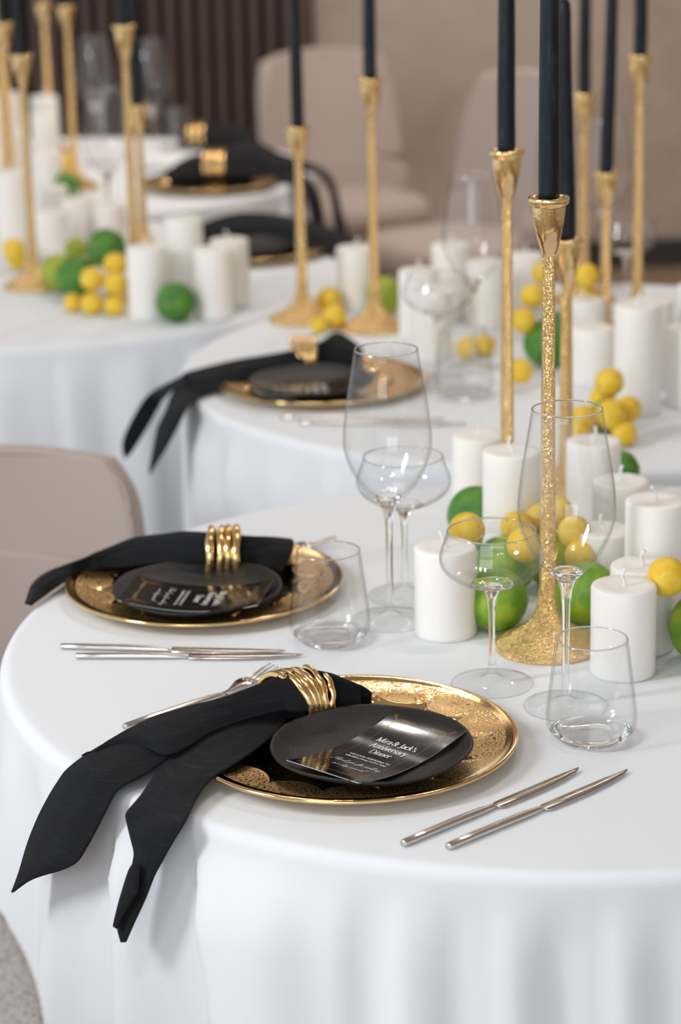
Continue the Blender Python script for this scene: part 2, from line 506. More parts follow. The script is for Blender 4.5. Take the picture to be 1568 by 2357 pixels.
# ------------------------------------------------------------------ chairs
def shell(name, half, z0, z1, yb, curve, recline, thick, mat, parent, power=0.35, wing=0.0):
    n = 22
    V, Fc = [], []
    zc, hz = (z0 + z1) / 2, (z1 - z0) / 2
    for i in range(n + 1):
        for j in range(n + 1):
            u, v_ = 2 * i / n - 1, 2 * j / n - 1
            su = u * math.sqrt(1 - power * max(v_, 0) ** 2); sv = v_ * math.sqrt(1 - power * u * u)
            x = half * su * (1 + wing * (-sv))
            z = zc + hz * sv
            y = yb - curve * su * su + recline * (z - z0)
            V.append((x, y, z))
    for i in range(n):
        for j in range(n):
            a = i * (n + 1) + j
            Fc.append((a, a + n + 1, a + n + 2, a + 1))
    o = meshobj(name, V, Fc, mat, parent)
    m = o.modifiers.new('thick', 'SOLIDIFY'); m.thickness = thick; m.offset = 0
    m = o.modifiers.new('bev', 'BEVEL'); m.width = thick * 0.4; m.segments = 3; m.limit_method = 'ANGLE'
    return o

def make_chair(label, loc, rz, fab='chair', outer='chair', sc=1.0, split=0.565, top=0.835):
    t = thing('dining_chair', label, 'chair', loc, rz, 'upholstered dining chairs')
    n = 20
    V, Fc = [], []
    for k, (z, s) in enumerate(((0.39, 0.90), (0.40, 0.98), (0.44, 1.0), (0.475, 0.97), (0.488, 0.88), (0.492, 0.5))):
        for i in range(n * 2):
            a = pi * i / n
            ca, sa = cos(a), sin(a)
            q = (abs(ca) ** 3.2 + abs(sa) ** 3.2) ** (-1 / 3.2)
            V.append((0.235 * s * q * ca, 0.225 * s * q * sa - 0.005, z))
    for k in range(5):
        for i in range(n * 2):
            j = (i + 1) % (n * 2)
            Fc.append((k * n * 2 + i, k * n * 2 + j, (k + 1) * n * 2 + j, (k + 1) * n * 2 + i))
    Fc.append(tuple(range(n * 2 - 1, -1, -1))); Fc.append(tuple(range(5 * n * 2, 6 * n * 2)))
    meshobj('seat', V, Fc, M[fab], t)
    shell('backrest', 0.245, split, top, 0.235 + 0.16 * (split - 0.565), 0.11, 0.16, 0.042, M[outer], t, 0.22, 0.03)
    shell('lumbar_roll', 0.252, 0.475, split + 0.02, 0.228, 0.13, 0.12, 0.055, M[fab], t, 0.25)
    # piping around the back
    P = []
    for k in range(65):
        a = 2 * pi * k / 64
        ca, sa = cos(a), sin(a)
        q = (abs(ca) ** 4 + abs(sa) ** 4) ** (-1 / 4)
        su, sv = ca * q * 0.96, sa * q * 0.93
        x = 0.245 * su * (1 - 0.03 * sv); z = (split + top) / 2 + (top - split) / 2 * sv
        P.append((x, 0.235 - 0.11 * su * su + 0.16 * (z - 0.565) - 0.021, z))
    V, Fc = tube_data(P, 0.0035, 6)
    meshobj('piping', V, Fc, M[fab], t)
    for sx, sy in ((-1, -1), (1, -1), (-1, 1), (1, 1)):
        V, Fc = tube_data([(sx * 0.19, sy * 0.17, 0.40), (sx * 0.205, sy * 0.20, 0.2), (sx * 0.22, sy * 0.23, 0.0)], [0.016, 0.013, 0.009], 10)
        meshobj('leg', V, Fc, M['chair_leg'], t)
    t.scale = (sc, sc, sc)
    return t

make_chair('beige upholstered dining chair at the left, its padded back facing the camera', (-0.488, 3.10, 0), radians(10), sc=0.925, split=0.655)
make_chair('pale speckled chair back cut off by the lower left corner', (-0.520, 1.860, 0), radians(180), 'chair', 'chair_mesh', 1.1)
make_chair('beige dining chair against the back wall beside the dark slats', (0.055, 7.36, 0), radians(24), sc=0.93, top=0.945)
make_chair('beige dining chair side-on before the stone wall, right of the slats', (0.33, 6.56, 0), radians(-66), sc=0.97, top=0.93)

# ------------------------------------------------------------------ pillar candles
def pillar_mesh(h, R=0.0347):
    prof = [(0, 0.0), (R - 0.002, 0.0), (R - 0.0004, 0.0012), (R, 0.004), (R, h * 0.5), (R, h - 0.0035), (R - 0.001, h - 0.001), (R - 0.003, h), (R * 0.6, h - 0.0012), (0.004, h - 0.0022), (0, h - 0.0022)]
    V, Fc = lathe_data(prof, 48)
    me = bpy.data.meshes.new('pillar'); me.from_pydata(V, [], Fc); me.update()
    me.polygons.foreach_set('use_smooth', [True] * len(me.polygons)); me.materials.append(M['candle'])
    return me
V, Fc = tube_data(catmull([(0, 0, -0.004), (0.0008, 0, 0.004), (-0.001, 0.001, 0.010), (0.003, 0, 0.017)], 8), [0.0016] * 6 + [0.0019, 0.0024], 8)
wick_me = bpy.data.meshes.new('wick'); wick_me.from_pydata([tuple(v) for v in V], [], Fc); wick_me.update(); wick_me.materials.append(M['wick'])
pcache = {}
def pillar(x, y, h, label, group):
    key = round(h, 3)
    if key not in pcache: pcache[key] = pillar_mesh(h)
    t = thing('pillar_candle', label, 'candle', (x, y, TZ), random.uniform(0, 6.28), group)
    b_ = bpy.data.objects.new('wax_body', pcache[key]); link(b_, t)
    wk = bpy.data.objects.new('wick', wick_me); link(wk, t); wk.location = (0, 0, h)
    wk.rotation_euler = (random.uniform(-0.3, 0.3), random.uniform(-0.3, 0.3), 0)
    return t

G1 = 'ivory pillar candles on the nearest table'
for x, y, h, lab in (
    (0.115, 2.550, 0.103, 'short ivory pillar candle standing alone left of the champagne coupe'),
    (0.297, 2.415, 0.099, 'short ivory pillar candle just behind the right-hand water tumbler'),
    (0.205, 2.770, 0.150, 'tall ivory pillar candle between the dark green lime and the near wine glass'),
    (0.183, 3.050, 0.095, 'ivory pillar candle left of the middle black candle stick, half hidden behind the tall pillar'),
    (0.322, 2.950, 0.111, 'ivory pillar candle seen through the right side of the near wine glass'),
    (0.346, 2.860, 0.084, 'low ivory pillar candle behind the tall one at the right, its pinkish top showing'),
    (0.350, 2.560, 0.148, 'tall ivory pillar candle at the right edge behind the single lemon'),
    (0.326, 2.490, 0.096, 'shaded ivory pillar candle between the front right pillar and the right-hand lime'),
    (0.304, 2.670, 0.081, 'low ivory pillar candle peeping out right of the near wine glass bowl')):
    pillar(x, y, h, lab, G1)
G2 = 'ivory pillar candles on the middle table'
for x, y, h, lab in (
    (0.037, 4.300, 0.112, 'blurred ivory pillar candle touching the left of the central gold candlestick'),
    (0.142, 4.055, 0.116, 'blurred ivory pillar candle right of the dark lime by the middle gold sticks'),
    (0.155, 3.892, 0.114, 'blurred ivory pillar candle left of the far wine glass, in front of its neighbour'),
    (0.205, 4.210, 0.131, 'blurred ivory pillar candle seen through the bowl of the far wine glass'),
    (0.339, 4.256, 0.100, 'blurred ivory pillar candle right of the slim gold stick, behind the yellow lemons'),
    (0.262, 4.130, 0.114, 'blurred ivory pillar candle right of the far wine glass, behind the slim gold stick'),
    (0.404, 3.861, 0.100, 'blurred ivory pillar candle under the topmost lemon, behind a lower pillar'),
    (0.400, 3.704, 0.089, 'blurred low ivory pillar candle right of the shorter near gold stick'),
    (0.447, 3.508, 0.165, 'tallest blurred ivory pillar candle at the right, beside the lemon heap'),
    (0.487, 3.660, 0.139, 'blurred ivory pillar candle directly behind the tallest right-hand pillar'),
    (0.530, 3.541, 0.123, 'blurred ivory pillar candle cut by the right edge, below the tall pillars'),
    (0.575, 3.750, 0.142, 'sliver of an ivory pillar candle high on the right edge')):
    pillar(x, y, h, lab, G2)
G3 = 'ivory pillar candles on the left-hand table'
for x, y, h, lab in (
    (-0.337, 4.265, 0.128, 'blurred ivory pillar candle left of the round green lime, beside the yellow lemons'),
    (-0.274, 4.360, 0.161, 'tallest of the four blurred ivory pillars around the round green lime'),
    (-0.217, 4.252, 0.124, 'blurred ivory pillar candle right of the round green lime, in front'),
    (-0.191, 4.350, 0.122, 'blurred ivory pillar candle rightmost of the four by the green lime'),
    (-0.569, 4.820, 0.100, 'blurred ivory pillar candle right of the leftmost full gold stick'),
    (-0.532, 4.970, 0.100, 'blurred ivory pillar candle second from the leftmost full gold stick'),
    (-0.462, 4.950, 0.090, 'blurred ivory pillar candle just left of the tall gold stick and above the top lime'),
    (-0.590, 5.035, 0.116, 'blurred ivory pillar candle behind the pair right of the leftmost full gold stick'),
    (-0.648, 4.860, 0.176, 'tall blurred ivory pillar candle at the left edge above the yellow lemons')):
    pillar(x, y, h, lab, G3)
G4 = 'ivory pillar candles on the farthest table'
for x, y, h, lab in (
    (-0.714, 6.040, 0.137, 'far blurred ivory pillar, the brightest white square at the upper left'),
    (-0.730, 6.190, 0.162, 'far blurred ivory pillar behind the brightest white square at the upper left'),
    (-0.810, 6.050, 0.190, 'far blurred ivory pillar at the upper left picture edge'),
    (-0.764, 5.750, 0.138, 'far blurred ivory pillar at the left edge above the tall left-edge pillar'),
    (-0.655, 5.545, 0.116, 'far blurred ivory pillar below the brightest white square')):
    pillar(x, y, h, lab, G4)

# ------------------------------------------------------------------ gold candlesticks and black tapers
def squircle_ring(hw, p, z, n=32, twist=0.0):
    out = []
    for i in range(n):
        a = 2 * pi * i / n
        q = (abs(cos(a)) ** p + abs(sin(a)) ** p) ** (-1 / p)
        x, y = hw * q * cos(a), hw * q * sin(a)
        out.append((x * cos(twist) - y * sin(twist), x * sin(twist) + y * cos(twist), z))
    return out
def loft(name, rings, mat, parent, cap=True):
    V, Fc = [], []
    n = len(rings[0])
    for r_ in rings: V += r_
    for k in range(len(rings) - 1):
        for i in range(n):
            j = (i + 1) % n
            Fc.append((k * n + i, k * n + j, (k + 1) * n + j, (k + 1) * n + i))
    if cap:
        Fc.append(tuple(range(n - 1, -1, -1))); Fc.append(tuple(range((len(rings) - 1) * n, len(rings) * n)))
    return meshobj(name, V, Fc, mat, parent)

taper_src = None
def candlestick(x, y, h, label, tlabel, rz=0.2, lean=(0, 0)):
    global taper_src
    t = thing('candlestick', label, 'candlestick', (x, y, TZ), rz, 'tall gold candlesticks')
    lathe('foot', [(0, 0.0), (0.058, 0.0), (0.0592, 0.002), (0.0592, 0.0055), (0.0578, 0.0075), (0.0525, 0.0100), (0.045, 0.0140), (0.0365, 0.0185), (0.0285, 0.0235), (0.0215, 0.0295), (0.0162, 0.0370), (0.0125, 0.0455), (0.0103, 0.056), (0.0090, 0.070), (0.0, 0.070)], M['gold_cast'], t, 64)
    z1 = h - 0.060
    rings = []
    for k in range(13):
        f = k / 12
        z = 0.052 + (z1 + 0.012 - 0.052) * f
        hw = 0.0084 - 0.0026 * f
        rings.append(squircle_ring(hw * (1 + 0.02 * sin(k * 2.1)), 5.0, z))
    loft('stem', rings, M['gold_cast'], t)
    # cup: square foot with arched facets growing into a round bowl
    rings = []
    for dz, hw, p in ((-0.064, 0.0058, 5), (-0.058, 0.0062, 5), (-0.052, 0.0076, 4.5), (-0.046, 0.0094, 3.2), (-0.041, 0.0116, 2.4), (-0.036, 0.0136, 2.1), (-0.029, 0.0155, 2), (-0.023, 0.0164, 2), (-0.017, 0.0170, 2), (-0.0105, 0.0174, 2), (-0.0082, 0.0176, 2)):
        rings.append(squircle_ring(hw, p, h + dz))
    for r_, z in ((0.0205, -0.0072), (0.0214, -0.0052), (0.0216, -0.0018), (0.0208, 0.0), (0.0180, -0.0004), (0.0140, -0.0012), (0.0125, -0.004)):
        rings.append(squircle_ring(r_, 2, h + z))
    loft('cup', rings, M['gold_cup'], t)
    # oval thumb facets where the stem meets the cup
    V, Fc = [], []
    for q in range(4):
        a = q * pi / 2
        s = len(V)
        for i in range(20):
            b_ = 2 * pi * i / 20
            yy, zz = 0.0066 * cos(b_), h - 0.0488 + 0.0128 * sin(b_)
            xx = 0.0064 + 0.0074 * (zz - h + 0.0616) / 0.0256
            V.append((xx * cos(a) - yy * sin(a), xx * sin(a) + yy * cos(a), zz))
        V.append((0.0106 * cos(a), 0.0106 * sin(a), h - 0.0488))
        for i in range(20):
            Fc.append((s + i, s + (i + 1) % 20, s + 20))
    meshobj('facet', V, Fc, M['gold_facet'], t)
    if tlabel:
        if taper_src is None:
            tp = thing('taper_candle', tlabel, 'candle', (x, y, TZ + h - 0.004), 0, 'black taper candles')
            prof = [(0, 0.0), (0.0112, 0.0), (0.0113, 0.01), (0.0111, 0.06), (0.0105, 0.14), (0.0097, 0.22), (0.0090, 0.285), (0.0080, 0.299), (0.0055, 0.304), (0.002, 0.306), (0, 0.306)]
            rings = []
            for r_, z in prof:
                rings.append([(max(r_, 1e-4) * (1 + 0.012 * sin(3 * a_ + z * 20)) * cos(a_) + 0.0006 * sin(z * 25), max(r_, 1e-4) * (1 + 0.012 * sin(3 * a_ + z * 20)) * sin(a_), z) for a_ in [2 * pi * i / 32 for i in range(32)]])
            loft('wax_body', rings, M['taper'], tp)
            V, Fc = tube_data([(0, 0, 0.303), (0.0006, 0, 0.310), (0.0002, 0.0006, 0.317)], 0.0011, 6)
            meshobj('wick', V, Fc, M['wick'], tp)
            taper_src = tp
        else:
            tp = dup(taper_src, tlabel, (x, y, TZ + h - 0.004))
        tp.rotation_euler = (lean[0], lean[1], random.uniform(0, 6))
    return t

for row in (
    (0.2240, 2.498, 0.498, 'sharp hammered gold candlestick rising behind the near wine glass, its wide foot in view', 'thick black taper in the sharpest gold candlestick, second of the overlapping pair', 0.12, (0, -0.012)),
    (0.298, 3.063, 0.349, 'shorter gold candlestick just right of and behind the sharp one', 'black taper whose rounded tip touches the top edge, right of the thickest one', 0.3, (0, -0.02)),
    (0.212, 2.940, 0.482, 'slim gold candlestick left of the sharp pair, behind the tall pillar', 'black taper standing alone left of the overlapping pair', 0.1, (0, 0)),
    (0.443, 3.904, 0.300, 'blurred shorter gold candlestick with a leaning black taper on the right', 'blurred black taper leaning left on the shorter right-hand stick', 0.2, (0, -0.035)),
    (0.449, 4.310, 0.376, 'blurred gold candlestick behind the overlapping pair, above the topmost lemon', 'blurred black taper just right of the overlapping pair', 0.5, (0, 0)),
    (0.515, 4.060, 0.469, 'blurred tall gold candlestick farthest right', 'blurred black taper farthest right', 0.1, (0, 0)),
    (-0.059, 4.203, 0.343, 'blurred gold candlestick with a wide foot beside two lemons, left of centre', 'long blurred black taper left of centre in front of the chair back', 0.4, (0, 0)),
    (0.067, 4.121, 0.433, 'blurred gold candlestick at centre beside an ivory pillar', 'blurred black taper at centre over the chair back', 0.2, (0, 0)),
    (-0.373, 4.451, 0.500, 'blurred tall gold candlestick behind the top lime on the left-hand table', 'stub of a blurred black taper at the top of the stick left of the slats', 0.3, (0, 0)),
    (-0.576, 4.559, 0.440, 'leftmost blurred gold candlestick with its whole height in view', 'blurred black taper near the left edge', 0.0, (0, 0)),
    (-0.385, 4.840, 0.307, 'blurred gold candlestick half hidden behind the tall stick left of the slats', 'blurred black taper half hidden right behind the tall stick left of the slats', 0.2, (0, 0)),
    (-0.735, 6.330, 0.385, 'far blurred gold candlestick cut by the top edge, left of its shorter neighbour', None, 0.3, (0, 0)),
    (-0.612, 5.720, 0.428, 'far blurred gold candlestick, right one of the far pair at the upper left', 'far black taper at the top edge, on the right stick of the pair', 0.3, (0, 0)),
    (-0.757, 5.590, 0.515, 'blurred gold candlestick running up out of the picture at the upper left corner', None, 0.3, (0, 0)),
    (-0.691, 5.199, 0.440, 'blurred gold candlestick cut by the left picture edge', 'blurred black taper cut by the left picture edge', 0.3, (0, 0))):
    candlestick(*row)

# ------------------------------------------------------------------ citrus fruit
def fruit_mesh(name, mat, oblate, nub):
    V, Fc = [], []
    nu, nv = 32, 20
    V.append((0, 0, 0))
    rings = []
    for j in range(nv + 1):
        ph = pi * j / nv
        for i in range(nu):
            a = 2 * pi * i / nu
            r_ = 1 + 0.025 * noise.noise((sin(ph) * cos(a) * 1.6 + nub * 9, sin(ph) * sin(a) * 1.6, cos(ph) * 1.6 + 4))
            r_ += nub * math.exp(-(ph / 0.22) ** 2) - 0.05 * math.exp(-((pi - ph) / 0.3) ** 2)
            V.append((r_ * sin(ph) * cos(a), r_ * sin(ph) * sin(a), r_ * oblate * cos(ph)))
    V = V[1:]
    for j in range(nv):
        for i in range(nu):
            k = (i + 1) % nu
            Fc.append((j * nu + i, (j + 1) * nu + i, (j + 1) * nu + k, j * nu + k))
    me = bpy.data.meshes.new(name); me.from_pydata(V, [], Fc); me.update()
    me.polygons.foreach_set('use_smooth', [True] * len(me.polygons)); me.materials.append(M[mat])
    return me
FM = {k: fruit_mesh('peel', k, ob, nb) for k, ob, nb in (('lime', 0.97, 0.015), ('lime_dark', 0.97, 0.015), ('lime_pale', 0.97, 0.02), ('lemon', 1.0, 0.04))}
V, Fc = lathe_data([(0, 0.03), (0.05, 0.03), (0.10, 0.02), (0.13, -0.01), (0.10, -0.05)], 10)
scar_me = bpy.data.meshes.new('stem_scar'); scar_me.from_pydata(V, [], Fc); scar_me.update(); scar_me.materials.append(M['scar'])
def fruit(kind, x, y, z, r_, label, group, rot=None):
    nm, cat = ('lemon', 'lemon') if kind == 'lemon' else ('lime', 'lime')
    t = thing(nm, label, cat, (x, y, TZ + z), 0, group)
    rot = rot or (random.uniform(0.2, 2.2), random.uniform(0, 1), random.uniform(0, 6.28))
    t.rotation_euler = rot
    t.scale = (r_, r_, r_)
    o = bpy.data.objects.new('peel', FM[kind]); link(o, t)
    s = bpy.data.objects.new('stem_scar', scar_me); link(s, t); s.location = (0, 0, (1.0 if kind == 'lemon' else 0.97) * 1.0)
    return t
GL1 = 'limes on the nearest table'
for k, x, y, z, r_, lab in (
    ('lime', 0.172, 2.558, 0.0362, 0.0362, 'green and yellow lime resting against the left of the gold candlestick foot'),
    ('lime', 0.274, 2.569, 0.0366, 0.0366, 'yellow-green lime between the near wine glass stem and the front right pillar'),
    ('lime_dark', 0.171, 2.862, 0.040, 0.040, 'dark green lime left of the tall pillar candle'),
    ('lime', 0.190, 2.660, 0.043, 0.0352, 'lime seen through the bowl of the champagne coupe'),
    ('lime_pale', 0.245, 2.710, 0.033, 0.033, 'lime low in the heap, seen through the bottom of the near wine glass'),
    ('lime', 0.388, 2.441, 0.040, 0.040, 'large green lime cut off by the right picture edge'),
    ('lime_dark', 0.372, 3.094, 0.028, 0.0285, 'dark green lime peeping out behind pillars below the right-hand lemon heap')):
    fruit(k, x, y, z, r_, lab, GL1)
GY1 = 'lemons on the nearest table'
for x, y, z, r_, lab in (
    (0.253, 2.72, 0.087, 0.0210, 'bright lemon in the middle of the near wine glass bowl'),
    (0.233, 2.75, 0.070, 0.0207, 'lemon behind the gold stem, left inside the near wine glass bowl'),
    (0.145, 2.66, 0.0855, 0.0215, 'lemon behind the left rim of the champagne coupe'),
    (0.207, 2.72, 0.069, 0.0195, 'lemon between the coupe rim and the near wine glass'),
    (0.206, 2.60, 0.086, 0.0196, 'lemon low behind the right rim of the champagne coupe'),
    (0.277, 2.65, 0.055, 0.0200, 'orange-shaded lemon right of the near wine glass stem'),
    (0.270, 2.67, 0.0777, 0.0195, 'lemon low right inside the near wine glass bowl'),
    (0.3456, 2.44, 0.0983, 0.0213, 'single bright lemon beside the front right pillar candle')):
    fruit('lemon', x, y, z, r_, lab, GY1)
GY2 = 'lemons on the middle table'
for x, y, z, r_, lab in (
    (0.3933, 3.40, 0.074, 0.0214, 'topmost lemon of the heap right of the near wine glass'),
    (0.3888, 3.33, 0.0442, 0.0223, 'largest lemon of the heap right of the near wine glass'),
    (0.4153, 3.36, 0.0430, 0.0199, 'rightmost lemon of the heap right of the near wine glass'),
    (0.4058, 3.3194, 0.0185, 0.0185, 'lowest lemon of the heap right of the near wine glass'),
    (0.3864, 3.425, 0.0445, 0.0190, 'lemon at the back of the heap right of the near wine glass'),
    (0.3531, 3.365, 0.0283, 0.0212, 'lemon behind the top right rim of the near wine glass'),
    (0.3395, 3.320, 0.0187, 0.0187, 'lemon just inside the near wine glass rim beside the shorter gold stem'),
    (0.4115, 3.900, 0.1301, 0.0206, 'blurred lemon high between the overlapping gold sticks and the leaning taper'),
    (0.4153, 3.925, 0.0900, 0.0190, 'blurred lemon below the highest one right of the gold sticks'),
    (0.3168, 3.830, 0.1129, 0.0200, 'blurred lemon left of the sharp gold stick, upper one of three'),
    (0.3487, 3.980, 0.1193, 0.0203, 'blurred lemon half hidden behind the sharp gold stick cup'),
    (0.3004, 3.800, 0.0797, 0.0205, 'blurred lemon left of the sharp gold stick, middle one of three'),
    (0.2846, 3.660, 0.0300, 0.0202, 'blurred lemon left of the sharp gold stick, lowest one of three'),
    (0.2434, 3.895, 0.0186, 0.0186, 'blurred lemon seen through the right of the far tumbler'),
    (0.2140, 3.882, 0.0186, 0.0180, 'blurred lemon seen through the left of the far tumbler'),
    (-0.012, 4.255, 0.0243, 0.0243, 'blurred lemon beside the wide gold foot, upper of the pair'),
    (-0.003, 4.130, 0.0212, 0.0212, 'blurred lemon beside the wide gold foot, lower of the pair'),
    (-0.030, 4.095, 0.0150, 0.0150, 'small blurred lemon between the wide gold foot and the pair')):
    fruit('lemon', x, y, z, r_, lab, GY2)
GL2 = 'limes on the middle table'
for k, x, y, z, r_, lab in (
    ('lime_dark', 0.340, 3.810, 0.040, 0.040, 'blurred bright green lime left of the sharp gold stick'),
    ('lime_pale', 0.088, 4.245, 0.034, 0.034, 'blurred olive lime right of the central gold stick'),
    ('lime_dark', 0.366, 3.905, 0.036, 0.036, 'blurred dark lime hidden behind the shorter near gold stick'),
    ('lime_pale', 0.385, 3.395, 0.0, 0.024, 'green fruit at the bottom of the right-hand lemon heap')):
    fruit(k, x, y, z if z else r_, r_, lab, GL2)
GL3 = 'limes on the left-hand table'
for k, x, y, z, r_, lab in (
    ('lime_dark', -0.284, 4.214, 0.0362, 0.0362, 'round bright green lime in front of the four blurred pillars'),
    ('lime_dark', -0.4216, 4.420, 0.0968, 0.0369, 'big green lime on top of the left-hand fruit heap'),
    ('lime_dark', -0.4796, 4.4315, 0.0404, 0.0404, 'dark green lime left of the heaped lemons'),
    ('lime_pale', -0.520, 4.499, 0.0369, 0.0369, 'yellow-green lime right of the leftmost full gold stick'),
    ('lime_pale', -0.495, 4.585, 0.0657, 0.0226, 'small yellow-green lime behind the dark lime of the left-hand heap'),
    ('lime_pale', -0.490, 4.570, 0.0, 0.030, 'lime at the bottom of the left-hand heap behind the dark lime'),
    ('lime_pale', -0.658, 5.080, 0.0305, 0.0305, 'olive lime left of the leftmost full gold stick')):
    fruit(k, x, y, z if z else r_, r_, lab, GL3)
GY3 = 'lemons on the left-hand table'
for x, y, z, r_, lab in (
    (-0.4388, 4.300, 0.0642, 0.0220, 'blurred lemon in the left-hand heap, upper left of six'),
    (-0.3988, 4.330, 0.0829, 0.0221, 'blurred lemon in the left-hand heap, topmost under the big green lime'),
    (-0.3961, 4.280, 0.0590, 0.0205, 'blurred lemon in the left-hand heap, right one of the middle row'),
    (-0.4400, 4.2885, 0.0212, 0.0212, 'blurred lemon in the left-hand heap, middle of the bottom row'),
    (-0.4780, 4.318, 0.0174, 0.0174, 'blurred lemon in the left-hand heap, left end of the bottom row'),
    (-0.3985, 4.2727, 0.0195, 0.0195, 'blurred lemon in the left-hand heap, right end of the bottom row'),
    (-0.6328, 4.720, 0.0426, 0.0231, 'blurred lemon left of the leftmost full gold stick, in front of the olive lime'),
    (-0.6300, 4.735, 0.0, 0.0200, 'blurred lemon low behind the leftmost full gold stick'),
    (-0.6961, 5.004, 0.0227, 0.0227, 'blurred lemon at the left picture edge beside the olive lime'),
    (-0.715, 5.090, 0.0208, 0.0208, 'dark yellow lemon at the left picture edge above the olive lime')):
    fruit('lemon', x, y, z if z else r_, r_, lab, GY3)
fruit('lemon', -0.660, 5.950, 0.0246, 0.0246, 'far blurred lemon above a far green lime, left of the tall stick', 'fruit on the farthest table')
fruit('lime_dark', -0.612, 5.530, 0.034, 0.034, 'far blurred green lime below a far lemon, left of the tall stick', 'fruit on the farthest table')

# ------------------------------------------------------------------ glasses
def glass_thing(name, label, cat, cuts, loc, seg=64):
    """cuts: list of (part name, profile); neighbouring profiles share their end ring"""
    t = thing(name, label, cat, loc, group='clear glasses on the tables')
    top = max((p for nm, prof in cuts for p in prof), key=lambda p: p[1])
    rim = [(top[0] - 0.0003 + 0.0009 * cos(radians(a)), top[1] + 0.0009 * sin(radians(a))) for a in range(0, 361, 45)]
    lathe('rim', rim, M['glass'], t, seg)
    for nm, prof in cuts: lathe(nm, prof, M['glass' if nm in ('stem', 'base', 'bowl_base') else 'thin_glass'], t, seg)
    return t
# one-piece closed outline: foot bottom -> foot edge -> stem -> outer bowl -> rim -> inner bowl
def smooth_prof(P, n):
    return [(max(p.x, 0), p.y) for p in [Vector((q.x, q.y)) for q in catmull([(a, b_, 0) for a, b_ in P], n)]]
foot = [(0, 0.0015), (0.02, 0.0008), (0.040, 0.0), (0.0432, 0.0002), (0.0439, 0.0012), (0.0432, 0.0022), (0.034, 0.0030), (0.02, 0.0045), (0.010, 0.0075), (0.0062, 0.0125), (0.0048, 0.020)]
stem_w = [(0.0048, 0.020), (0.0040, 0.035), (0.0036, 0.060), (0.0038, 0.090), (0.0045, 0.112), (0.0062, 0.128), (0.0092, 0.137)]
bowl_o = [(0.0092, 0.137), (0.019, 0.1475), (0.031, 0.1605), (0.042, 0.180), (0.0485, 0.200), (0.0497, 0.212), (0.0485, 0.232), (0.0445, 0.262), (0.0395, 0.290), (0.0354, 0.3155)]
bowl_i = [(0.0342, 0.3155), (0.0383, 0.290), (0.0433, 0.262), (0.0473, 0.232), (0.0485, 0.212), (0.0473, 0.201), (0.0408, 0.182), (0.030, 0.1635), (0.018, 0.1515), (0.008, 0.1465), (0, 0.1458)]
def split_bowl(o, i, zo, zi, lip):
    o, i = smooth_prof(o, 34), smooth_prof(i, 34)
    return [('bowl_base', [q for q in o if q[1] < zo] + [q for q in i if q[1] < zi]), ('bowl', [q for q in o if q[1] >= zo - 0.003] + lip + [q for q in i if q[1] >= zi - 0.003])]
wine = [('foot', foot), ('stem', stem_w)] + split_bowl(bowl_o, bowl_i, 0.1465, 0.1490, [(0.0350, 0.3161), (0.0346, 0.3161)])
stem_c = [(0.0048, 0.020), (0.0036, 0.032), (0.0032, 0.055), (0.0036, 0.080), (0.0048, 0.095), (0.0075, 0.1035), (0.0105, 0.1075)]
cb_o = [(0.0105, 0.1075), (0.026, 0.1120), (0.041, 0.1195), (0.0515, 0.1290), (0.0548, 0.1395), (0.0530, 0.1500), (0.0492, 0.1600), (0.0466, 0.1690)]
cb_i = [(0.0454, 0.1690), (0.0480, 0.1598), (0.0517, 0.1498), (0.0535, 0.1398), (0.0503, 0.1304), (0.0402, 0.1214), (0.0255, 0.1142), (0.010, 0.1108), (0, 0.1104)]
coupe = [('foot', foot), ('stem', stem_c)] + split_bowl(cb_o, cb_i, 0.1118, 0.1128, [(0.0462, 0.1696), (0.0458, 0.1696)])
tm_o = [(0.0285, 0.0), (0.0320, 0.0012), (0.0385, 0.0065), (0.0435, 0.0140), (0.0450, 0.0225), (0.0443, 0.034), (0.0413, 0.060), (0.0383, 0.083), (0.0356, 0.1045)]
tm_i = [(0.0338, 0.1045), (0.0366, 0.083), (0.0396, 0.060), (0.0426, 0.034), (0.0432, 0.0235), (0.0415, 0.0165), (0.0360, 0.0110), (0.020, 0.0085), (0, 0.0080)]
tm_so, tm_si = smooth_prof(tm_o, 28), smooth_prof(tm_i, 26)
tm_base = [(0, 0.0018), (0.018, 0.0015), (0.0255, 0.0)] + [p for p in tm_so if p[1] < 0.0105] + [p for p in tm_si if p[1] < 0.0112]
tm_wall = [p for p in tm_so if p[1] > 0.0085] + [(0.0351, 0.1053), (0.0343, 0.1053)] + [p for p in tm_si if p[1] > 0.0105]
tumbler = [('base', tm_base), ('wall', tm_wall)]
gw = glass_thing('wine_glass', 'sharp clear wine glass in front of the gold candlestick, lemons behind its bowl', 'glass', wine, (0.2270, 2.320, TZ))
dup(gw, 'clear wine glass left of centre, standing behind the left tumbler', (0.054, 2.598, TZ))
dup(gw, 'far blurred wine glass before the pillars of the middle table', (0.2215, 3.806, TZ))
dup(gw, 'far blurred wine glass behind the sticks at the right', (0.500, 4.420, TZ))
dup(gw, 'far blurred wine glass left of the tall stick beside the slats', (-0.470, 5.03, TZ))
dup(gw, 'far blurred wine glass right of the tall stick before the slats', (-0.445, 6.000, TZ))
dup(gw, 'farthest blurred wine glass at the upper left between two gold sticks', (-0.590, 6.100, TZ))
gc = glass_thing('champagne_coupe', 'sharp clear champagne coupe left of the near wine glass', 'glass', coupe, (0.156, 2.389, TZ))
dup(gc, 'clear champagne coupe half hidden behind the left wine glass', (0.0735, 2.683, TZ))
dup(gc, 'far blurred champagne coupe before the far wine glass', (0.160, 3.735, TZ))
dup(gc, 'far blurred champagne coupe around the farthest right gold sticks', (0.512, 4.190, TZ))
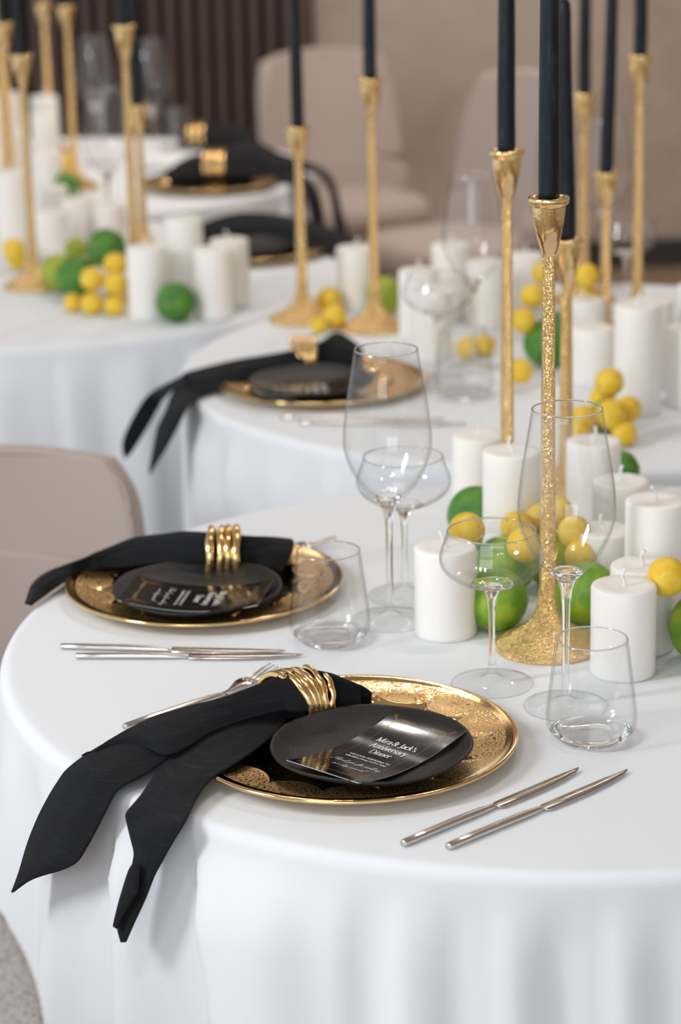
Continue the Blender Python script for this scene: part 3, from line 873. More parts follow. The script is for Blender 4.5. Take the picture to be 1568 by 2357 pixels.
gt = glass_thing('water_tumbler', 'sharp clear water tumbler in the right foreground', 'glass', tumbler, (0.244, 2.233, TZ))
dup(gt, 'clear water tumbler beside the left charger plate', (-0.0145, 2.535, TZ))
dup(gt, 'far blurred water tumbler with two lemons behind it', (0.195, 3.630, TZ))
dup(gt, 'farthest blurred water tumbler before the dark slats', (-0.409, 6.330, TZ))

# ------------------------------------------------------------------ place settings
def charger_data():
    seg, V, Fc = 224, [], []
    rows = []
    def ring(fn):
        s = len(V)
        for i in range(seg):
            a = 2 * pi * i / seg
            r_, z = fn(a)
            V.append((r_ * cos(a), r_ * sin(a), z))
        rows.append(s)
    rin = lambda a: 0.1275 - 0.0165 * abs(sin(7 * a)) ** 0.6
    V.append((0, 0, 0.0052))
    for q in (0.03, 0.06, 0.085): ring(lambda a, q=q: (q, 0.0052))
    ring(lambda a: (0.098 + 0.25 * (rin(a) - 0.111), 0.0054))
    ring(lambda a: (rin(a) - 0.0065, 0.0062))
    ring(lambda a: (rin(a) - 0.0035, 0.0090))
    ring(lambda a: (rin(a) - 0.0012, 0.0104))
    ring(lambda a: (rin(a) + 0.0005, 0.0104))
    ring(lambda a: (max(rin(a) + 0.004, 0.122), 0.0110))
    for r_, z in ((0.134, 0.0122), (0.144, 0.0138), (0.1525, 0.0153), (0.157, 0.0163), (0.1605, 0.0174), (0.1635, 0.0176), (0.1648, 0.0168), (0.165, 0.0155), (0.1642, 0.0142), (0.160, 0.0132), (0.145, 0.0098), (0.125, 0.0062), (0.11, 0.0012), (0.106, 0.0), (0.06, 0.0)):
        ring(lambda a, r_=r_, z=z: (r_, z))
    V.append((0, 0, 0.0)); last = len(V) - 1
    for i in range(seg):
        j = (i + 1) % seg
        Fc.append((0, rows[0] + i, rows[0] + j))
        for A, B in zip(rows, rows[1:]): Fc.append((A + i, B + i, B + j, A + j))
        Fc.append((rows[-1] + i, last, rows[-1] + j))
    return V, Fc
V, Fc = charger_data()
ch0 = meshobj('charger_plate', V, Fc, M['charger'], loc=(0.0052, 2.2161, TZ))
tag(ch0, 'ornate gold charger plate in the foreground, scalloped etched rim, under the sharp black plate', 'plate', 'gold charger plates')
def charger(x, y, label, rz):
    o = ch0.copy(); COL.objects.link(o); o.location = (x, y, TZ); o.rotation_euler = (0, 0, rz); o['label'] = label
charger(-0.1627, 2.7144, 'gold charger plate at the left behind the sharp setting, on the nearest table', 0.1)
charger(-0.0248, 3.7010, 'blurred gold charger plate on the middle table, left of the wine glass', 0.3)
charger(-0.172, 4.850, 'blurred gold charger plate on the left-hand table behind the ivory pillars', 0.2)
charger(-0.290, 5.700, 'blurred gold charger plate on the farthest table', 0.2)

def side_plate_data():
    seg, V, Fc, rows = 128, [], [], []
    V.append((0, 0, 0.0062))
    prof = [(0.03, 0.0062), (0.055, 0.0066), (0.070, 0.0078), (0.080, 0.0104), (0.088, 0.0142), (0.0945, 0.0182), (0.0972, 0.0196), (0.0984, 0.0188), (0.0978, 0.0168), (0.091, 0.0125), (0.078, 0.0062), (0.060, 0.0012), (0.055, 0.0), (0.02, 0.0)]
    for r_, z in prof:
        s = len(V)
        for i in range(seg):
            a = 2 * pi * i / seg
            k = smooth01((r_ - 0.05) / 0.04)
            q = 1 + k * (0.016 * noise.noise((cos(a) * 1.1, sin(a) * 1.1, 3)) + 0.004 * noise.noise((cos(a) * 5, sin(a) * 5, 7)))
            V.append((r_ * q * cos(a), r_ * q * sin(a), z + k * 0.0022 * noise.noise((cos(a) * 1.3 + 5, sin(a) * 1.3, 1))))
        rows.append(s)
    V.append((0, 0, 0.0)); last = len(V) - 1
    for i in range(seg):
        j = (i + 1) % seg
        Fc.append((0, rows[0] + i, rows[0] + j))
        for A, B in zip(rows, rows[1:]): Fc.append((A + i, B + i, B + j, A + j))
        Fc.append((rows[-1] + i, last, rows[-1] + j))
    return V, Fc
V, Fc = side_plate_data()
PZ = TZ + 0.0098
sp0 = meshobj('side_plate', V, Fc, M['plate'], loc=(0.0250, 2.1660, PZ))
tag(sp0, 'matte black stoneware side plate in the foreground, holding the legible menu card', 'plate', 'black side plates')
def side_plate(x, y, label, rz):
    o = sp0.copy(); COL.objects.link(o); o.location = (x, y, PZ); o.rotation_euler = (0, 0, rz); o['label'] = label
side_plate(-0.1684, 2.6540, 'matte black side plate on the left gold charger of the nearest table', 1.0)
side_plate(-0.0400, 3.6480, 'blurred black side plate on the middle table', 2.0)
side_plate(-0.186, 4.795, 'blurred black side plate on the left-hand table behind the pillars', 0.5)

# ------------------------------------------------------------------ menu card with its print
CW, CL = 0.089, 0.163
def cmap(s, t_, dz=0.0):
    """card space (s across 0..CW, t up 0..CL) to local 3-D, the sheet sags along its length"""
    q = (t_ - CL / 2) / (CL / 2)
    return (s - CW / 2, t_ - CL / 2, 0.0105 * q * q + dz)
card = thing('menu_card', 'glossy black menu card with white lettering, legible, on the foreground black plate', 'card', (0.0305, 2.1560, PZ + 0.0090), radians(-41), 'black menu cards')
V, Fc = [], []
n = 24
for dz in (0.0, 0.0007):
    for j in range(n + 1):
        for s in (0, CW): V.append(cmap(s, CL * j / n, dz))
m_ = 2 * (n + 1)
edgeF = []
for j in range(n):
    a = 2 * j
    Fc.append((a, a + 2, a + 3, a + 1)); Fc.append((m_ + a, m_ + a + 1, m_ + a + 3, m_ + a + 2))
    edgeF += [(a, m_ + a, m_ + a + 2, a + 2), (a + 1, a + 3, m_ + a + 3, m_ + a + 1)]
edgeF += [(0, 1, m_ + 1, m_), (2 * n, m_ + 2 * n, m_ + 2 * n + 1, 2 * n + 1)]
o = meshobj('sheet', V, Fc, M['card'], card)
o = meshobj('cut_edge', V, edgeF, M['card_edge'], card, smooth=False)

def ribbon(P, thick, thin, V, Fc, dz, pen=None):
    """stroke a polyline in card space; broad-pen width: full for strokes along t, thin for strokes along s"""
    m2 = len(P)
    base = len(V)
    for i, (x, y) in enumerate(P):
        x0, y0 = P[max(i - 1, 0)]; x1, y1 = P[min(i + 1, m2 - 1)]
        d = hypot(x1 - x0, y1 - y0) or 1e-9
        tx, ty = (x1 - x0) / d, (y1 - y0) / d
        w_ = thin + (thick - thin) * abs(ty) ** 1.3 if pen is None else pen
        V.append(cmap(x - ty * w_ / 2, y + tx * w_ / 2, dz)); V.append(cmap(x + ty * w_ / 2, y - tx * w_ / 2, dz))
    for i in range(m2 - 1):
        a = base + 2 * i
        Fc.append((a, a + 1, a + 3, a + 2))
def arc(cx, cy, rx, ry, a0, a1, n=14):
    return [(cx + rx * cos(radians(a0 + (a1 - a0) * k / n)), cy + ry * sin(radians(a0 + (a1 - a0) * k / n))) for k in range(n + 1)]
def ser(x, y, w_=0.09): return [(x - w_, y), (x + w_, y)]
# roman letters as pen strokes: (advance, strokes); x-height 0.47, cap height 0.70
SERIF = {
 'M': (0.86, [[(0.10, 0), (0.12, 0.70)], [(0.12, 0.70), (0.40, 0.02)], [(0.40, 0.02), (0.70, 0.70)], [(0.70, 0.70), (0.72, 0)], ser(0.10, 0.01), ser(0.72, 0.01), ser(0.06, 0.69, 0.07), ser(0.74, 0.69, 0.07)]),
 'A': (0.72, [[(0.08, 0), (0.34, 0.71)], [(0.33, 0.71), (0.60, 0)], [(0.17, 0.25), (0.50, 0.25)], ser(0.08, 0.01), ser(0.60, 0.01)]),
 'D': (0.74, [[(0.14, 0), (0.14, 0.70)], [(0.06, 0.69), (0.28, 0.69)] + arc(0.28, 0.35, 0.36, 0.34, 90, -90, 18) + [(0.06, 0.01)]]),
 'J': (0.44, [[(0.30, 0.70), (0.30, 0.10)] + arc(0.16, 0.06, 0.14, 0.16, 0, -150, 10), ser(0.30, 0.69)]),
 '&': (0.80, [[(0.68, 0.02), (0.52, 0.10), (0.24, 0.46)] + arc(0.34, 0.56, 0.13, 0.13, 200, -30, 12) + [(0.40, 0.42), (0.20, 0.34)] + arc(0.27, 0.17, 0.19, 0.17, 120, 320, 14) + [(0.56, 0.30), (0.64, 0.42)], ser(0.64, 0.42, 0.08)]),
 'i': (0.28, [[(0.13, 0), (0.13, 0.46)], ser(0.13, 0.01, 0.08), [(0.06, 0.45), (0.13, 0.46)], [(0.13, 0.60), (0.13, 0.67)]]),
 'r': (0.40, [[(0.13, 0), (0.13, 0.46)], [(0.13, 0.32)] + arc(0.26, 0.36, 0.12, 0.11, 160, 40, 8), ser(0.13, 0.01, 0.08), [(0.34, 0.42), (0.35, 0.37)], [(0.05, 0.45), (0.13, 0.46)]]),
 'a': (0.46, [arc(0.21, 0.13, 0.15, 0.14, 60, 330, 14), arc(0.21, 0.33, 0.13, 0.14, 160, 10, 10) + [(0.34, 0.10), (0.36, 0.02), (0.43, 0.03)], [(0.34, 0.28), (0.26, 0.27)]]),
 'c': (0.42, [arc(0.24, 0.23, 0.18, 0.23, 50, 315, 18), [(0.35, 0.42), (0.37, 0.36)]]),
 'k': (0.50, [[(0.12, 0), (0.12, 0.72)], [(0.12, 0.20), (0.34, 0.45)], [(0.20, 0.30), (0.40, 0.01)], ser(0.12, 0.01, 0.08), ser(0.41, 0.01, 0.07), ser(0.34, 0.45, 0.07), [(0.04, 0.70), (0.12, 0.72)]]),
 "'": (0.20, [[(0.10, 0.72), (0.07, 0.52)]]),
 's': (0.38, [arc(0.19, 0.34, 0.12, 0.12, 40, 270, 12) + arc(0.19, 0.12, 0.14, 0.11, 80, -150, 12)]),
 'n': (0.52, [[(0.12, 0), (0.12, 0.46)], [(0.12, 0.32)] + arc(0.26, 0.30, 0.14, 0.16, 150, 0, 10) + [(0.40, 0)], ser(0.12, 0.01, 0.08), ser(0.40, 0.01, 0.08), [(0.04, 0.45), (0.12, 0.46)]]),
 'v': (0.46, [[(0.06, 0.46), (0.23, 0.0)], [(0.23, 0.0), (0.40, 0.46)], ser(0.06, 0.455, 0.07), ser(0.40, 0.455, 0.07)]),
 'e': (0.42, [[(0.07, 0.26), (0.37, 0.26)] + arc(0.22, 0.25, 0.16, 0.21, 5, 310, 20)]),
 'y': (0.46, [[(0.06, 0.46), (0.24, 0.02)], [(0.40, 0.46), (0.24, 0.02), (0.16, -0.18), (0.07, -0.19)], ser(0.06, 0.455, 0.07), ser(0.40, 0.455, 0.07)]),
 ' ': (0.16, [])}
def typeset(font, text, size, sx, cy, cx, V, Fc, thick, thin, dz, slant=0.0, track=0.0, pen=None):
    wd = sum(font[ch][0] + track for ch in text) * size * sx
    x = cx - wd / 2
    for ch in text:
        adv, strokes = font[ch]
        for P in strokes:
            ribbon([(x + (px + slant * py) * size * sx, cy + py * size) for px, py in P], thick, thin, V, Fc, dz, pen)
        x += (adv + track) * size * sx
V, Fc = [], []
for txt, a in (("Mira & Jack's", 0.672), ('Anniversary', 0.594), ('Dinner', 0.517)):
    typeset(SERIF, txt, 0.0122, 0.78, a * CL - 0.004, CW * 0.515, V, Fc, 0.00108, 0.00045, 0.0011, track=-0.035)
meshobj('title_lettering', V, Fc, M['print_white'], card, smooth=False)
# plain capitals from the built-in font
def caption(text, size, cy, cx):
    cu = bpy.data.curves.new('caption', 'FONT'); cu.body = text; cu.size = size; cu.align_x = 'CENTER'; cu.offset = 0.00006
    to = bpy.data.objects.new('caption', cu); COL.objects.link(to)
    dg = bpy.context.evaluated_depsgraph_get()
    me = bpy.data.meshes.new_from_object(to.evaluated_get(dg))
    bpy.data.objects.remove(to)
    vs = [cmap(cx + v_.co.x, cy + v_.co.y, 0.0011) for v_ in me.vertices]
    fs = [tuple(p.vertices) for p in me.polygons]
    return vs, fs
V, Fc = [], []
for txt, a in (('WE LOOK FORWARD TO', 0.418), ('CELEBRATING WITH YOU', 0.382)):
    vs, fs = caption(txt, 0.0043, a * CL - 0.0015, CW * 0.515)
    s = len(V); V += vs; Fc += [tuple(i + s for i in f) for f in fs]
meshobj('caption_lettering', V, Fc, M['print_white'], card, smooth=False)
SCRIPT = {
 'T': (0.62, [[(0.02, 0.52), (0.10, 0.68), (0.35, 0.66), (0.70, 0.74)], [(0.42, 0.68), (0.30, 0.25), (0.20, 0.02), (0.06, 0.02), (0.02, 0.12)]]),
 'h': (0.34, [[(0.0, 0.05), (0.14, 0.40), (0.20, 0.68), (0.14, 0.66), (0.06, 0.0), (0.14, 0.24), (0.22, 0.26), (0.22, 0.05), (0.30, 0.02), (0.36, 0.08)]]),
 'a': (0.32, [arc(0.14, 0.13, 0.12, 0.13, 40, 360, 12) + [(0.26, 0.24), (0.25, 0.04), (0.34, 0.06)]]),
 'n': (0.36, [[(0.0, 0.10), (0.07, 0.25), (0.06, 0.0), (0.16, 0.22), (0.24, 0.24), (0.24, 0.03), (0.36, 0.08)]]),
 'k': (0.34, [[(0.0, 0.05), (0.14, 0.40), (0.20, 0.68), (0.14, 0.66), (0.06, 0.0), (0.10, 0.15), (0.24, 0.28), (0.12, 0.15), (0.24, 0.02), (0.36, 0.08)]]),
 'y': (0.32, [[(0.02, 0.25), (0.06, 0.05), (0.18, 0.06), (0.26, 0.25), (0.20, -0.10), (0.08, -0.28), (0.02, -0.18), (0.20, -0.02), (0.34, 0.08)]]),
 'o': (0.26, [arc(0.12, 0.13, 0.11, 0.13, 60, 420, 12) + [(0.28, 0.20)]]),
 'u': (0.34, [[(0.02, 0.25), (0.04, 0.05), (0.14, 0.03), (0.24, 0.25), (0.24, 0.03), (0.36, 0.08)]]),
 'f': (0.24, [[(0.0, 0.05), (0.18, 0.45), (0.24, 0.68), (0.16, 0.60), (0.06, -0.20), (0.12, -0.24), (0.14, 0.04), (0.26, 0.10)]]),
 'r': (0.26, [[(0.0, 0.08), (0.08, 0.28), (0.14, 0.22), (0.14, 0.05), (0.28, 0.08)]]),
 'm': (0.48, [[(0.0, 0.10), (0.07, 0.25), (0.06, 0.0), (0.14, 0.22), (0.22, 0.24), (0.20, 0.0), (0.28, 0.22), (0.36, 0.24), (0.36, 0.03), (0.48, 0.08)]]),
 'i': (0.18, [[(0.0, 0.08), (0.08, 0.25), (0.07, 0.04), (0.18, 0.08)], [(0.11, 0.38), (0.12, 0.41)]]),
 'g': (0.32, [arc(0.14, 0.13, 0.12, 0.13, 40, 360, 12) + [(0.24, 0.20), (0.18, -0.20), (0.06, -0.26), (0.04, -0.16), (0.34, 0.08)]]),
 'd': (0.34, [arc(0.14, 0.13, 0.12, 0.13, 40, 360, 12) + [(0.32, 0.66), (0.26, 0.04), (0.36, 0.08)]]),
 's': (0.24, [[(0.0, 0.05), (0.14, 0.28), (0.18, 0.10), (0.10, 0.0), (0.04, 0.05), (0.26, 0.08)]]),
 'p': (0.32, [[(0.0, 0.08), (0.08, 0.28), (0.02, -0.26), (0.08, 0.18), (0.18, 0.26), (0.24, 0.14), (0.14, 0.0), (0.34, 0.08)]]),
 'e': (0.24, [[(0.0, 0.08), (0.16, 0.20), (0.14, 0.27), (0.06, 0.20), (0.08, 0.03), (0.26, 0.08)]]),
 'c': (0.24, [[(0.20, 0.22), (0.12, 0.27), (0.05, 0.12), (0.10, 0.0), (0.26, 0.08)]]),
 'l': (0.20, [[(0.0, 0.08), (0.16, 0.45), (0.20, 0.66), (0.12, 0.60), (0.08, 0.05), (0.22, 0.08)]]),
 ' ': (0.20, [])}
V, Fc = [], []
for txt, a, cx in (('Thank you for making', 0.292, 0.51), ('our day special', 0.218, 0.52)):
    typeset(SCRIPT, txt, 0.0096, 1.0, a * CL - 0.002, CW * cx, V, Fc, 0.00050, 0.00026, 0.0011, slant=0.45)
meshobj('handwritten_lettering', V, Fc, M['print_white'], card, smooth=False)
# gold art-deco frame
V, Fc = [], []
x0, x1, y0, y1 = 0.125 * CW, 0.875 * CW, 0.075 * CL, 0.925 * CL
for cx, cy, sx, sy in ((x0, y0, 1, 1), (x1, y0, -1, 1), (x0, y1, 1, -1), (x1, y1, -1, -1)):
    for k, (ln, wd) in enumerate(((0.024, 0.00028), (0.028, 0.00022), (0.020, 0.00022), (0.015, 0.0002))):
        q = k * 0.0014
        rr = 0.008
        for hor in (0, 1):
            if hor: P = [(cx + sx * (rr + (ln - rr) * i / 6), cy + sy * q) for i in range(7)]
            else: P = [(cx + sx * q, cy + sy * (rr + (ln * 0.75 - rr) * i / 6)) for i in range(7)]
            ribbon(P, 0, 0, V, Fc, 0.0010, wd * 1.25)
        ribbon([(cx + sx * (rr - (rr - q) * cos(radians(90 * i / 8))), cy + sy * (rr - (rr - q) * sin(radians(90 * i / 8)))) for i in range(9)], 0, 0, V, Fc, 0.0010, wd * 1.25)
    ribbon(arc(cx - sx * 0.0035, cy - sy * 0.0035, 0.0017, 0.0017, 0, 360, 14), 0, 0, V, Fc, 0.0010, 0.0003)
    for dd in (-12, 0, 12):
        a = atan2(-sy, -sx) + radians(dd)
        ribbon([(cx + sx * 0.002 + 0.001 * i * cos(a), cy + sy * 0.002 + 0.001 * i * sin(a)) for i in range(8)], 0, 0, V, Fc, 0.0010, 0.0002)
ribbon([(CW * 0.20, y1 - 0.0045 + 0.0 * i) if i == 0 else (CW * 0.20 + CW * 0.6 * i / 6, y1 - 0.0045) for i in range(7)], 0, 0, V, Fc, 0.0010, 0.0005)
ribbon([(CW * 0.22 + CW * 0.56 * i / 6, y0 + 0.002) for i in range(7)], 0, 0, V, Fc, 0.0010, 0.0006)
for sx in (0.155, 0.845):
    ribbon([(CW * sx, y0 + 0.02 + (y1 - y0 - 0.04) * i / 12) for i in range(13)], 0, 0, V, Fc, 0.0010, 0.00014)
meshobj('gold_frame_print', V, Fc, M['print_gold'], card, smooth=False)
dup(card, 'black menu card read from the side, on the left black plate of the nearest table', (-0.1680, 2.6320, PZ + 0.0095), radians(-100))
dup(card, 'blurred black menu card on the middle table', (-0.0480, 3.6120, PZ + 0.0095), radians(-84))

# ------------------------------------------------------------------ cutlery
def axes(p0, p1):
    d = Vector((p1[0] - p0[0], p1[1] - p0[1], 0)); L = d.length
    return L, atan2(d.y, d.x)
def knife(p0, p1, label, rz_off=0):
    L, a = axes(p0, p1)
    t = thing('table_knife', label, 'knife', (p0[0], p0[1], TZ), a, 'steel knives')
    k = L / 0.245
    rings = []
    for x, wy, h in ((0.0, 0.0035, 0.0052), (0.001, 0.0042, 0.0060), (0.03, 0.0046, 0.0066), (0.07, 0.0050, 0.0066), (0.10, 0.0050, 0.0058), (0.118, 0.0036, 0.0046), (0.126, 0.0020, 0.0040)):
        rings.append([(x * k, wy * cos(2 * pi * i / 12), 0.0006 + h / 2 + h / 2 * sin(2 * pi * i / 12)) for i in range(12)])
    loft('handle', rings, M['steel'], t)
    rings = []
    for x, y0_, y1_, h in ((0.122, -0.0055, 0.0020, 0.0022), (0.125, -0.0078, 0.0024, 0.0022), (0.15, -0.0085, 0.0030, 0.0020), (0.18, -0.0083, 0.0036, 0.0018), (0.21, -0.0062, 0.0040, 0.0016), (0.235, -0.0018, 0.0040, 0.0013), (0.245, 0.0032, 0.0040, 0.001)):
        rings.append([(x * k, y0_, 0.0030), (x * k, (y0_ + y1_) / 2, 0.0030 + h * 0.5), (x * k, y1_, 0.0030 + h), (x * k, y1_, 0.0022), (x * k, (y0_ + y1_) / 2, 0.0024), (x * k, y0_, 0.0024)])
    loft('blade', rings, M['steel'], t)
    return t
knife((0.049, 1.988), (0.226, 2.149), 'steel knife right of the foreground charger, the nearer to the plate')
knife((0.089, 1.979), (0.272, 2.142), 'steel knife right of the foreground charger, the farther from the plate')
knife((-0.314, 2.527), (-0.065, 2.493), 'steel knife below the left charger, the nearer to the plate')
knife((-0.294, 2.495), (-0.045, 2.480), 'steel knife below the left charger, the nearer to the fork')
knife((-0.087, 3.514), (0.156, 3.480), 'blurred steel knife in front of the middle-table charger, nearer the plate')
knife((-0.058, 3.481), (0.188, 3.450), 'blurred steel knife in front of the middle-table charger, farther from the plate')
def fork(p0, p1, label):
    L, a = axes(p0, p1)
    t = thing('table_fork', label, 'fork', (p0[0], p0[1], TZ), a, 'steel forks')
    k = L / 0.205
    rings = []
    for x, wy, h in ((0.0, 0.0036, 0.0055), (0.001, 0.0044, 0.0062), (0.04, 0.0050, 0.0068), (0.09, 0.0052, 0.0064), (0.125, 0.0042, 0.0052), (0.135, 0.0028, 0.0045)):
        rings.append([(x * k, wy * cos(2 * pi * i / 12), 0.0006 + h / 2 + h / 2 * sin(2 * pi * i / 12)) for i in range(12)])
    loft('handle', rings, M['steel'], t)
    zf = lambda x: 0.0034 + 0.0045 * smooth01((x - 0.132) / 0.03) - 0.0015 * smooth01((x - 0.160) / 0.02) + 0.0085 * smooth01((x - 0.172) / 0.035)
    rings = []
    for x, wy in ((0.131, 0.0026), (0.140, 0.0030), (0.148, 0.0065), (0.155, 0.0100), (0.162, 0.0115), (0.168, 0.0118)):
        z = zf(x)
        rings.append([(x * k, -wy, z + 0.0008), (x * k, 0, z + 0.0004), (x * k, wy, z + 0.0008), (x * k, wy, z - 0.0010), (x * k, 0, z - 0.0014), (x * k, -wy, z - 0.0010)])
    loft('head', rings, M['steel'], t)
    for y in (-0.0101, -0.0034, 0.0034, 0.0101):
        V, Fc = tube_data([(x * k, y * (1 - 0.04 * (x - 0.166) / 0.04), zf(x) - 0.0002) for x in (0.166, 0.175, 0.185, 0.195, 0.205)], [0.0017, 0.0016, 0.0014, 0.0012, 0.0007], 8)
        meshobj('tine', V, Fc, M['steel'], t)
    return t
fork((-0.224, 2.283), (-0.072, 2.420), 'steel fork lying behind the foreground black napkin, tines up')
fork((-0.205, 2.850), (-0.006, 2.868), 'steel fork behind the left napkin, only its tines showing past the plate')

# ------------------------------------------------------------------ napkins
S1_TAIL1 = [[[-0.045,2.2912,0.053],[-0.0392,2.2486,0.026]],[[-0.0807,2.2613,0.055],[-0.0603,2.2456,0.03]],[[-0.111,2.2426,0.05],[-0.1006,2.231,0.028]],[[-0.1306,2.2351,0.046],[-0.1219,2.2144,0.026]],[[-0.1589,2.2237,0.042],[-0.1387,2.1978,0.024]],[[-0.187,2.2163,0.036],[-0.1571,2.1743,0.02]],[[-0.2083,2.2063,0.03],[-0.1752,2.1579,0.016]],[[-0.2392,2.1853,0.022],[-0.193,2.1354,0.012]],[[-0.2654,2.1586,0.012],[-0.2151,2.1138,0.008]],[[-0.2826,2.17,-0.0124],[-0.2251,2.1034,-0.0055]],[[-0.2978,2.175,-0.0399],[-0.237,2.1045,-0.0284]],[[-0.3082,2.1768,-0.0617],[-0.2486,2.1062,-0.0496]],[[-0.3156,2.1762,-0.0803],[-0.2584,2.1095,-0.0644]],[[-0.322,2.1735,-0.0998],[-0.2725,2.1201,-0.0759]],[[-0.328,2.1726,-0.1156],[-0.3056,2.1503,-0.0985]],[[-0.332,2.1727,-0.125],[-0.3294,2.1708,-0.1218]]]
S1_FLAP = [[[-0.043,2.2816,0.058],[-0.0382,2.2419,0.03]],[[-0.0577,2.271,0.06],[-0.0476,2.2375,0.032]],[[-0.0706,2.2611,0.059],[-0.0558,2.2378,0.033]],[[-0.0783,2.2557,0.058],[-0.0601,2.239,0.034]],[[-0.1105,2.2346,0.054],[-0.1001,2.2198,0.032]],[[-0.1301,2.2261,0.05],[-0.1213,2.2033,0.03]],[[-0.1514,2.2224,0.046],[-0.138,2.1868,0.028]],[[-0.1682,2.2148,0.043],[-0.1563,2.1635,0.024]],[[-0.1863,2.2085,0.04],[-0.1738,2.1542,0.022]],[[-0.2075,2.1986,0.034],[-0.194,2.1745,0.024]],[[-0.2265,2.1888,0.028],[-0.2157,2.1828,0.022]],[[-0.2426,2.1773,0.024],[-0.2366,2.1799,0.021]],[[-0.2547,2.1691,0.018000000000000002],[-0.2509,2.1735,0.017]]]
S1_TAIL2 = [[[-0.0841,2.2471,0.03],[-0.0387,2.2675,0.018]],[[-0.1177,2.2249,0.035],[-0.0568,2.2565,0.02]],[[-0.1384,2.2036,0.028],[-0.0666,2.2191,0.02]],[[-0.1543,2.1809,0.024],[-0.0828,2.1831,0.02]],[[-0.1691,2.1635,0.018],[-0.1046,2.141,0.02]],[[-0.1826,2.1348,0.012],[-0.1224,2.1194,0.018]],[[-0.1929,2.0972,0.008],[-0.134,2.1004,0.014]],[[-0.2077,2.0809,-0.0035],[-0.1421,2.0717,0.01]],[[-0.2034,2.0707,-0.0162],[-0.1495,2.0342,0.006]],[[-0.198,2.0577,-0.0328],[-0.1628,2.0353,-0.0163]],[[-0.2025,2.0524,-0.0527],[-0.1784,2.0351,-0.0451]],[[-0.2093,2.0488,-0.0734],[-0.1872,2.0328,-0.0661]],[[-0.2165,2.043,-0.0997],[-0.1986,2.0316,-0.09]],[[-0.2123,2.0337,-0.1112],[-0.2075,2.0302,-0.1095]]]
S1_TURN = [[[-0.1947,2.0485,-0.0374],[-0.1895,2.0436,-0.0383]],[[-0.1991,2.0493,-0.0442],[-0.1897,2.0391,-0.0484]],[[-0.2026,2.0485,-0.0526],[-0.1911,2.0351,-0.0597]],[[-0.2093,2.0452,-0.0725],[-0.2003,2.0359,-0.0753]],[[-0.2134,2.0421,-0.0869],[-0.2078,2.0363,-0.0886]],[[-0.2161,2.0396,-0.0975],[-0.2122,2.0356,-0.0983]]]
S1_HEAD = [[[0.028,2.2954,0.028],[0.0249,2.2962,0.024]],[[0.0197,2.2883,0.038],[0.018,2.2958,0.012]],[[0.0032,2.2841,0.048],[0.0024,2.2827,0.01]],[[-0.0142,2.2838,0.056],[-0.0152,2.2814,0.01]],[[-0.0339,2.2884,0.058],[-0.035,2.2827,0.01]],[[-0.0528,2.2864,0.055],[-0.0503,2.2727,0.012]],[[-0.073,2.2679,0.056],[-0.0629,2.2534,0.02]],[[-0.0921,2.2501,0.054],[-0.0796,2.2303,0.025]]]
S2_BODY = [[[-0.0629,2.8194,0.03],[-0.0722,2.7442,0.012]],[[-0.0816,2.7897,0.042],[-0.0865,2.7409,0.02]],[[-0.1018,2.7676,0.05],[-0.1073,2.7463,0.022]],[[-0.125,2.765,0.053],[-0.1306,2.7469,0.024]],[[-0.1581,2.7716,0.055],[-0.1569,2.7443,0.026]],[[-0.1873,2.7886,0.052],[-0.2005,2.7458,0.026]],[[-0.2108,2.7927,0.048],[-0.2296,2.7524,0.024]],[[-0.2497,2.7911,0.045],[-0.2534,2.7546,0.02]],[[-0.275,2.7758,0.04],[-0.2773,2.7591,0.018]],[[-0.3009,2.7588,0.034],[-0.2965,2.7633,0.016]],[[-0.3258,2.7533,0.026],[-0.3159,2.7574,0.014]],[[-0.3463,2.7558,0.018],[-0.329,2.7266,0.012]],[[-0.3595,2.7325,0.014],[-0.3449,2.7042,0.008]],[[-0.3648,2.7093,0.01],[-0.3543,2.6823,0.006]],[[-0.3665,2.6644,0.006],[-0.3635,2.6638,0.004]]]
S3_BODY = [[[0.0413,3.8404,0.03],[0.0291,3.7829,0.02]],[[0.0212,3.8496,0.045],[0.013,3.7784,0.02]],[[-0.0012,3.8525,0.055],[-0.0079,3.7805,0.02]],[[-0.0281,3.8073,0.05],[-0.0288,3.7825,0.02]],[[-0.0761,3.7718,0.045],[-0.0668,3.7504,0.02]],[[-0.1241,3.767,0.038],[-0.1166,3.7195,0.018]],[[-0.1777,3.764,0.03],[-0.1513,3.7045,0.014]],[[-0.218,3.7596,0.022],[-0.1884,3.673,0.01]],[[-0.2468,3.7484,0.014],[-0.2212,3.6478,0.008]]]
S3_TAIL1 = [[[-0.2407,3.7625,0.014],[-0.2224,3.6734,0.01]],[[-0.2649,3.734,0.008],[-0.2549,3.6817,0.008]],[[-0.2927,3.7925,-0.0194],[-0.2662,3.6917,-0.0027]],[[-0.3126,3.7873,-0.0328],[-0.2846,3.7946,-0.0397]],[[-0.3273,3.7832,-0.0538],[-0.2979,3.7912,-0.0602]],[[-0.3392,3.7798,-0.0744],[-0.3113,3.7876,-0.0822]],[[-0.3508,3.7765,-0.103],[-0.3343,3.7812,-0.1164]],[[-0.348,3.7773,-0.1296],[-0.345,3.7781,-0.1263]]]
S3_TAIL2 = [[[-0.2316,3.7198,0.01],[-0.1902,3.6676,0.01]],[[-0.2556,3.6926,0.006],[-0.2143,3.6441,0.006]],[[-0.2682,3.6604,-0.0164],[-0.2317,3.575,0.0013]],[[-0.2785,3.6678,-0.0391],[-0.2444,3.5831,-0.0246]],[[-0.2848,3.6706,-0.0545],[-0.2589,3.5934,-0.0518]],[[-0.2934,3.6532,-0.0913],[-0.2782,3.6116,-0.0856]],[[-0.2974,3.6354,-0.1165],[-0.2941,3.6293,-0.1127]]]

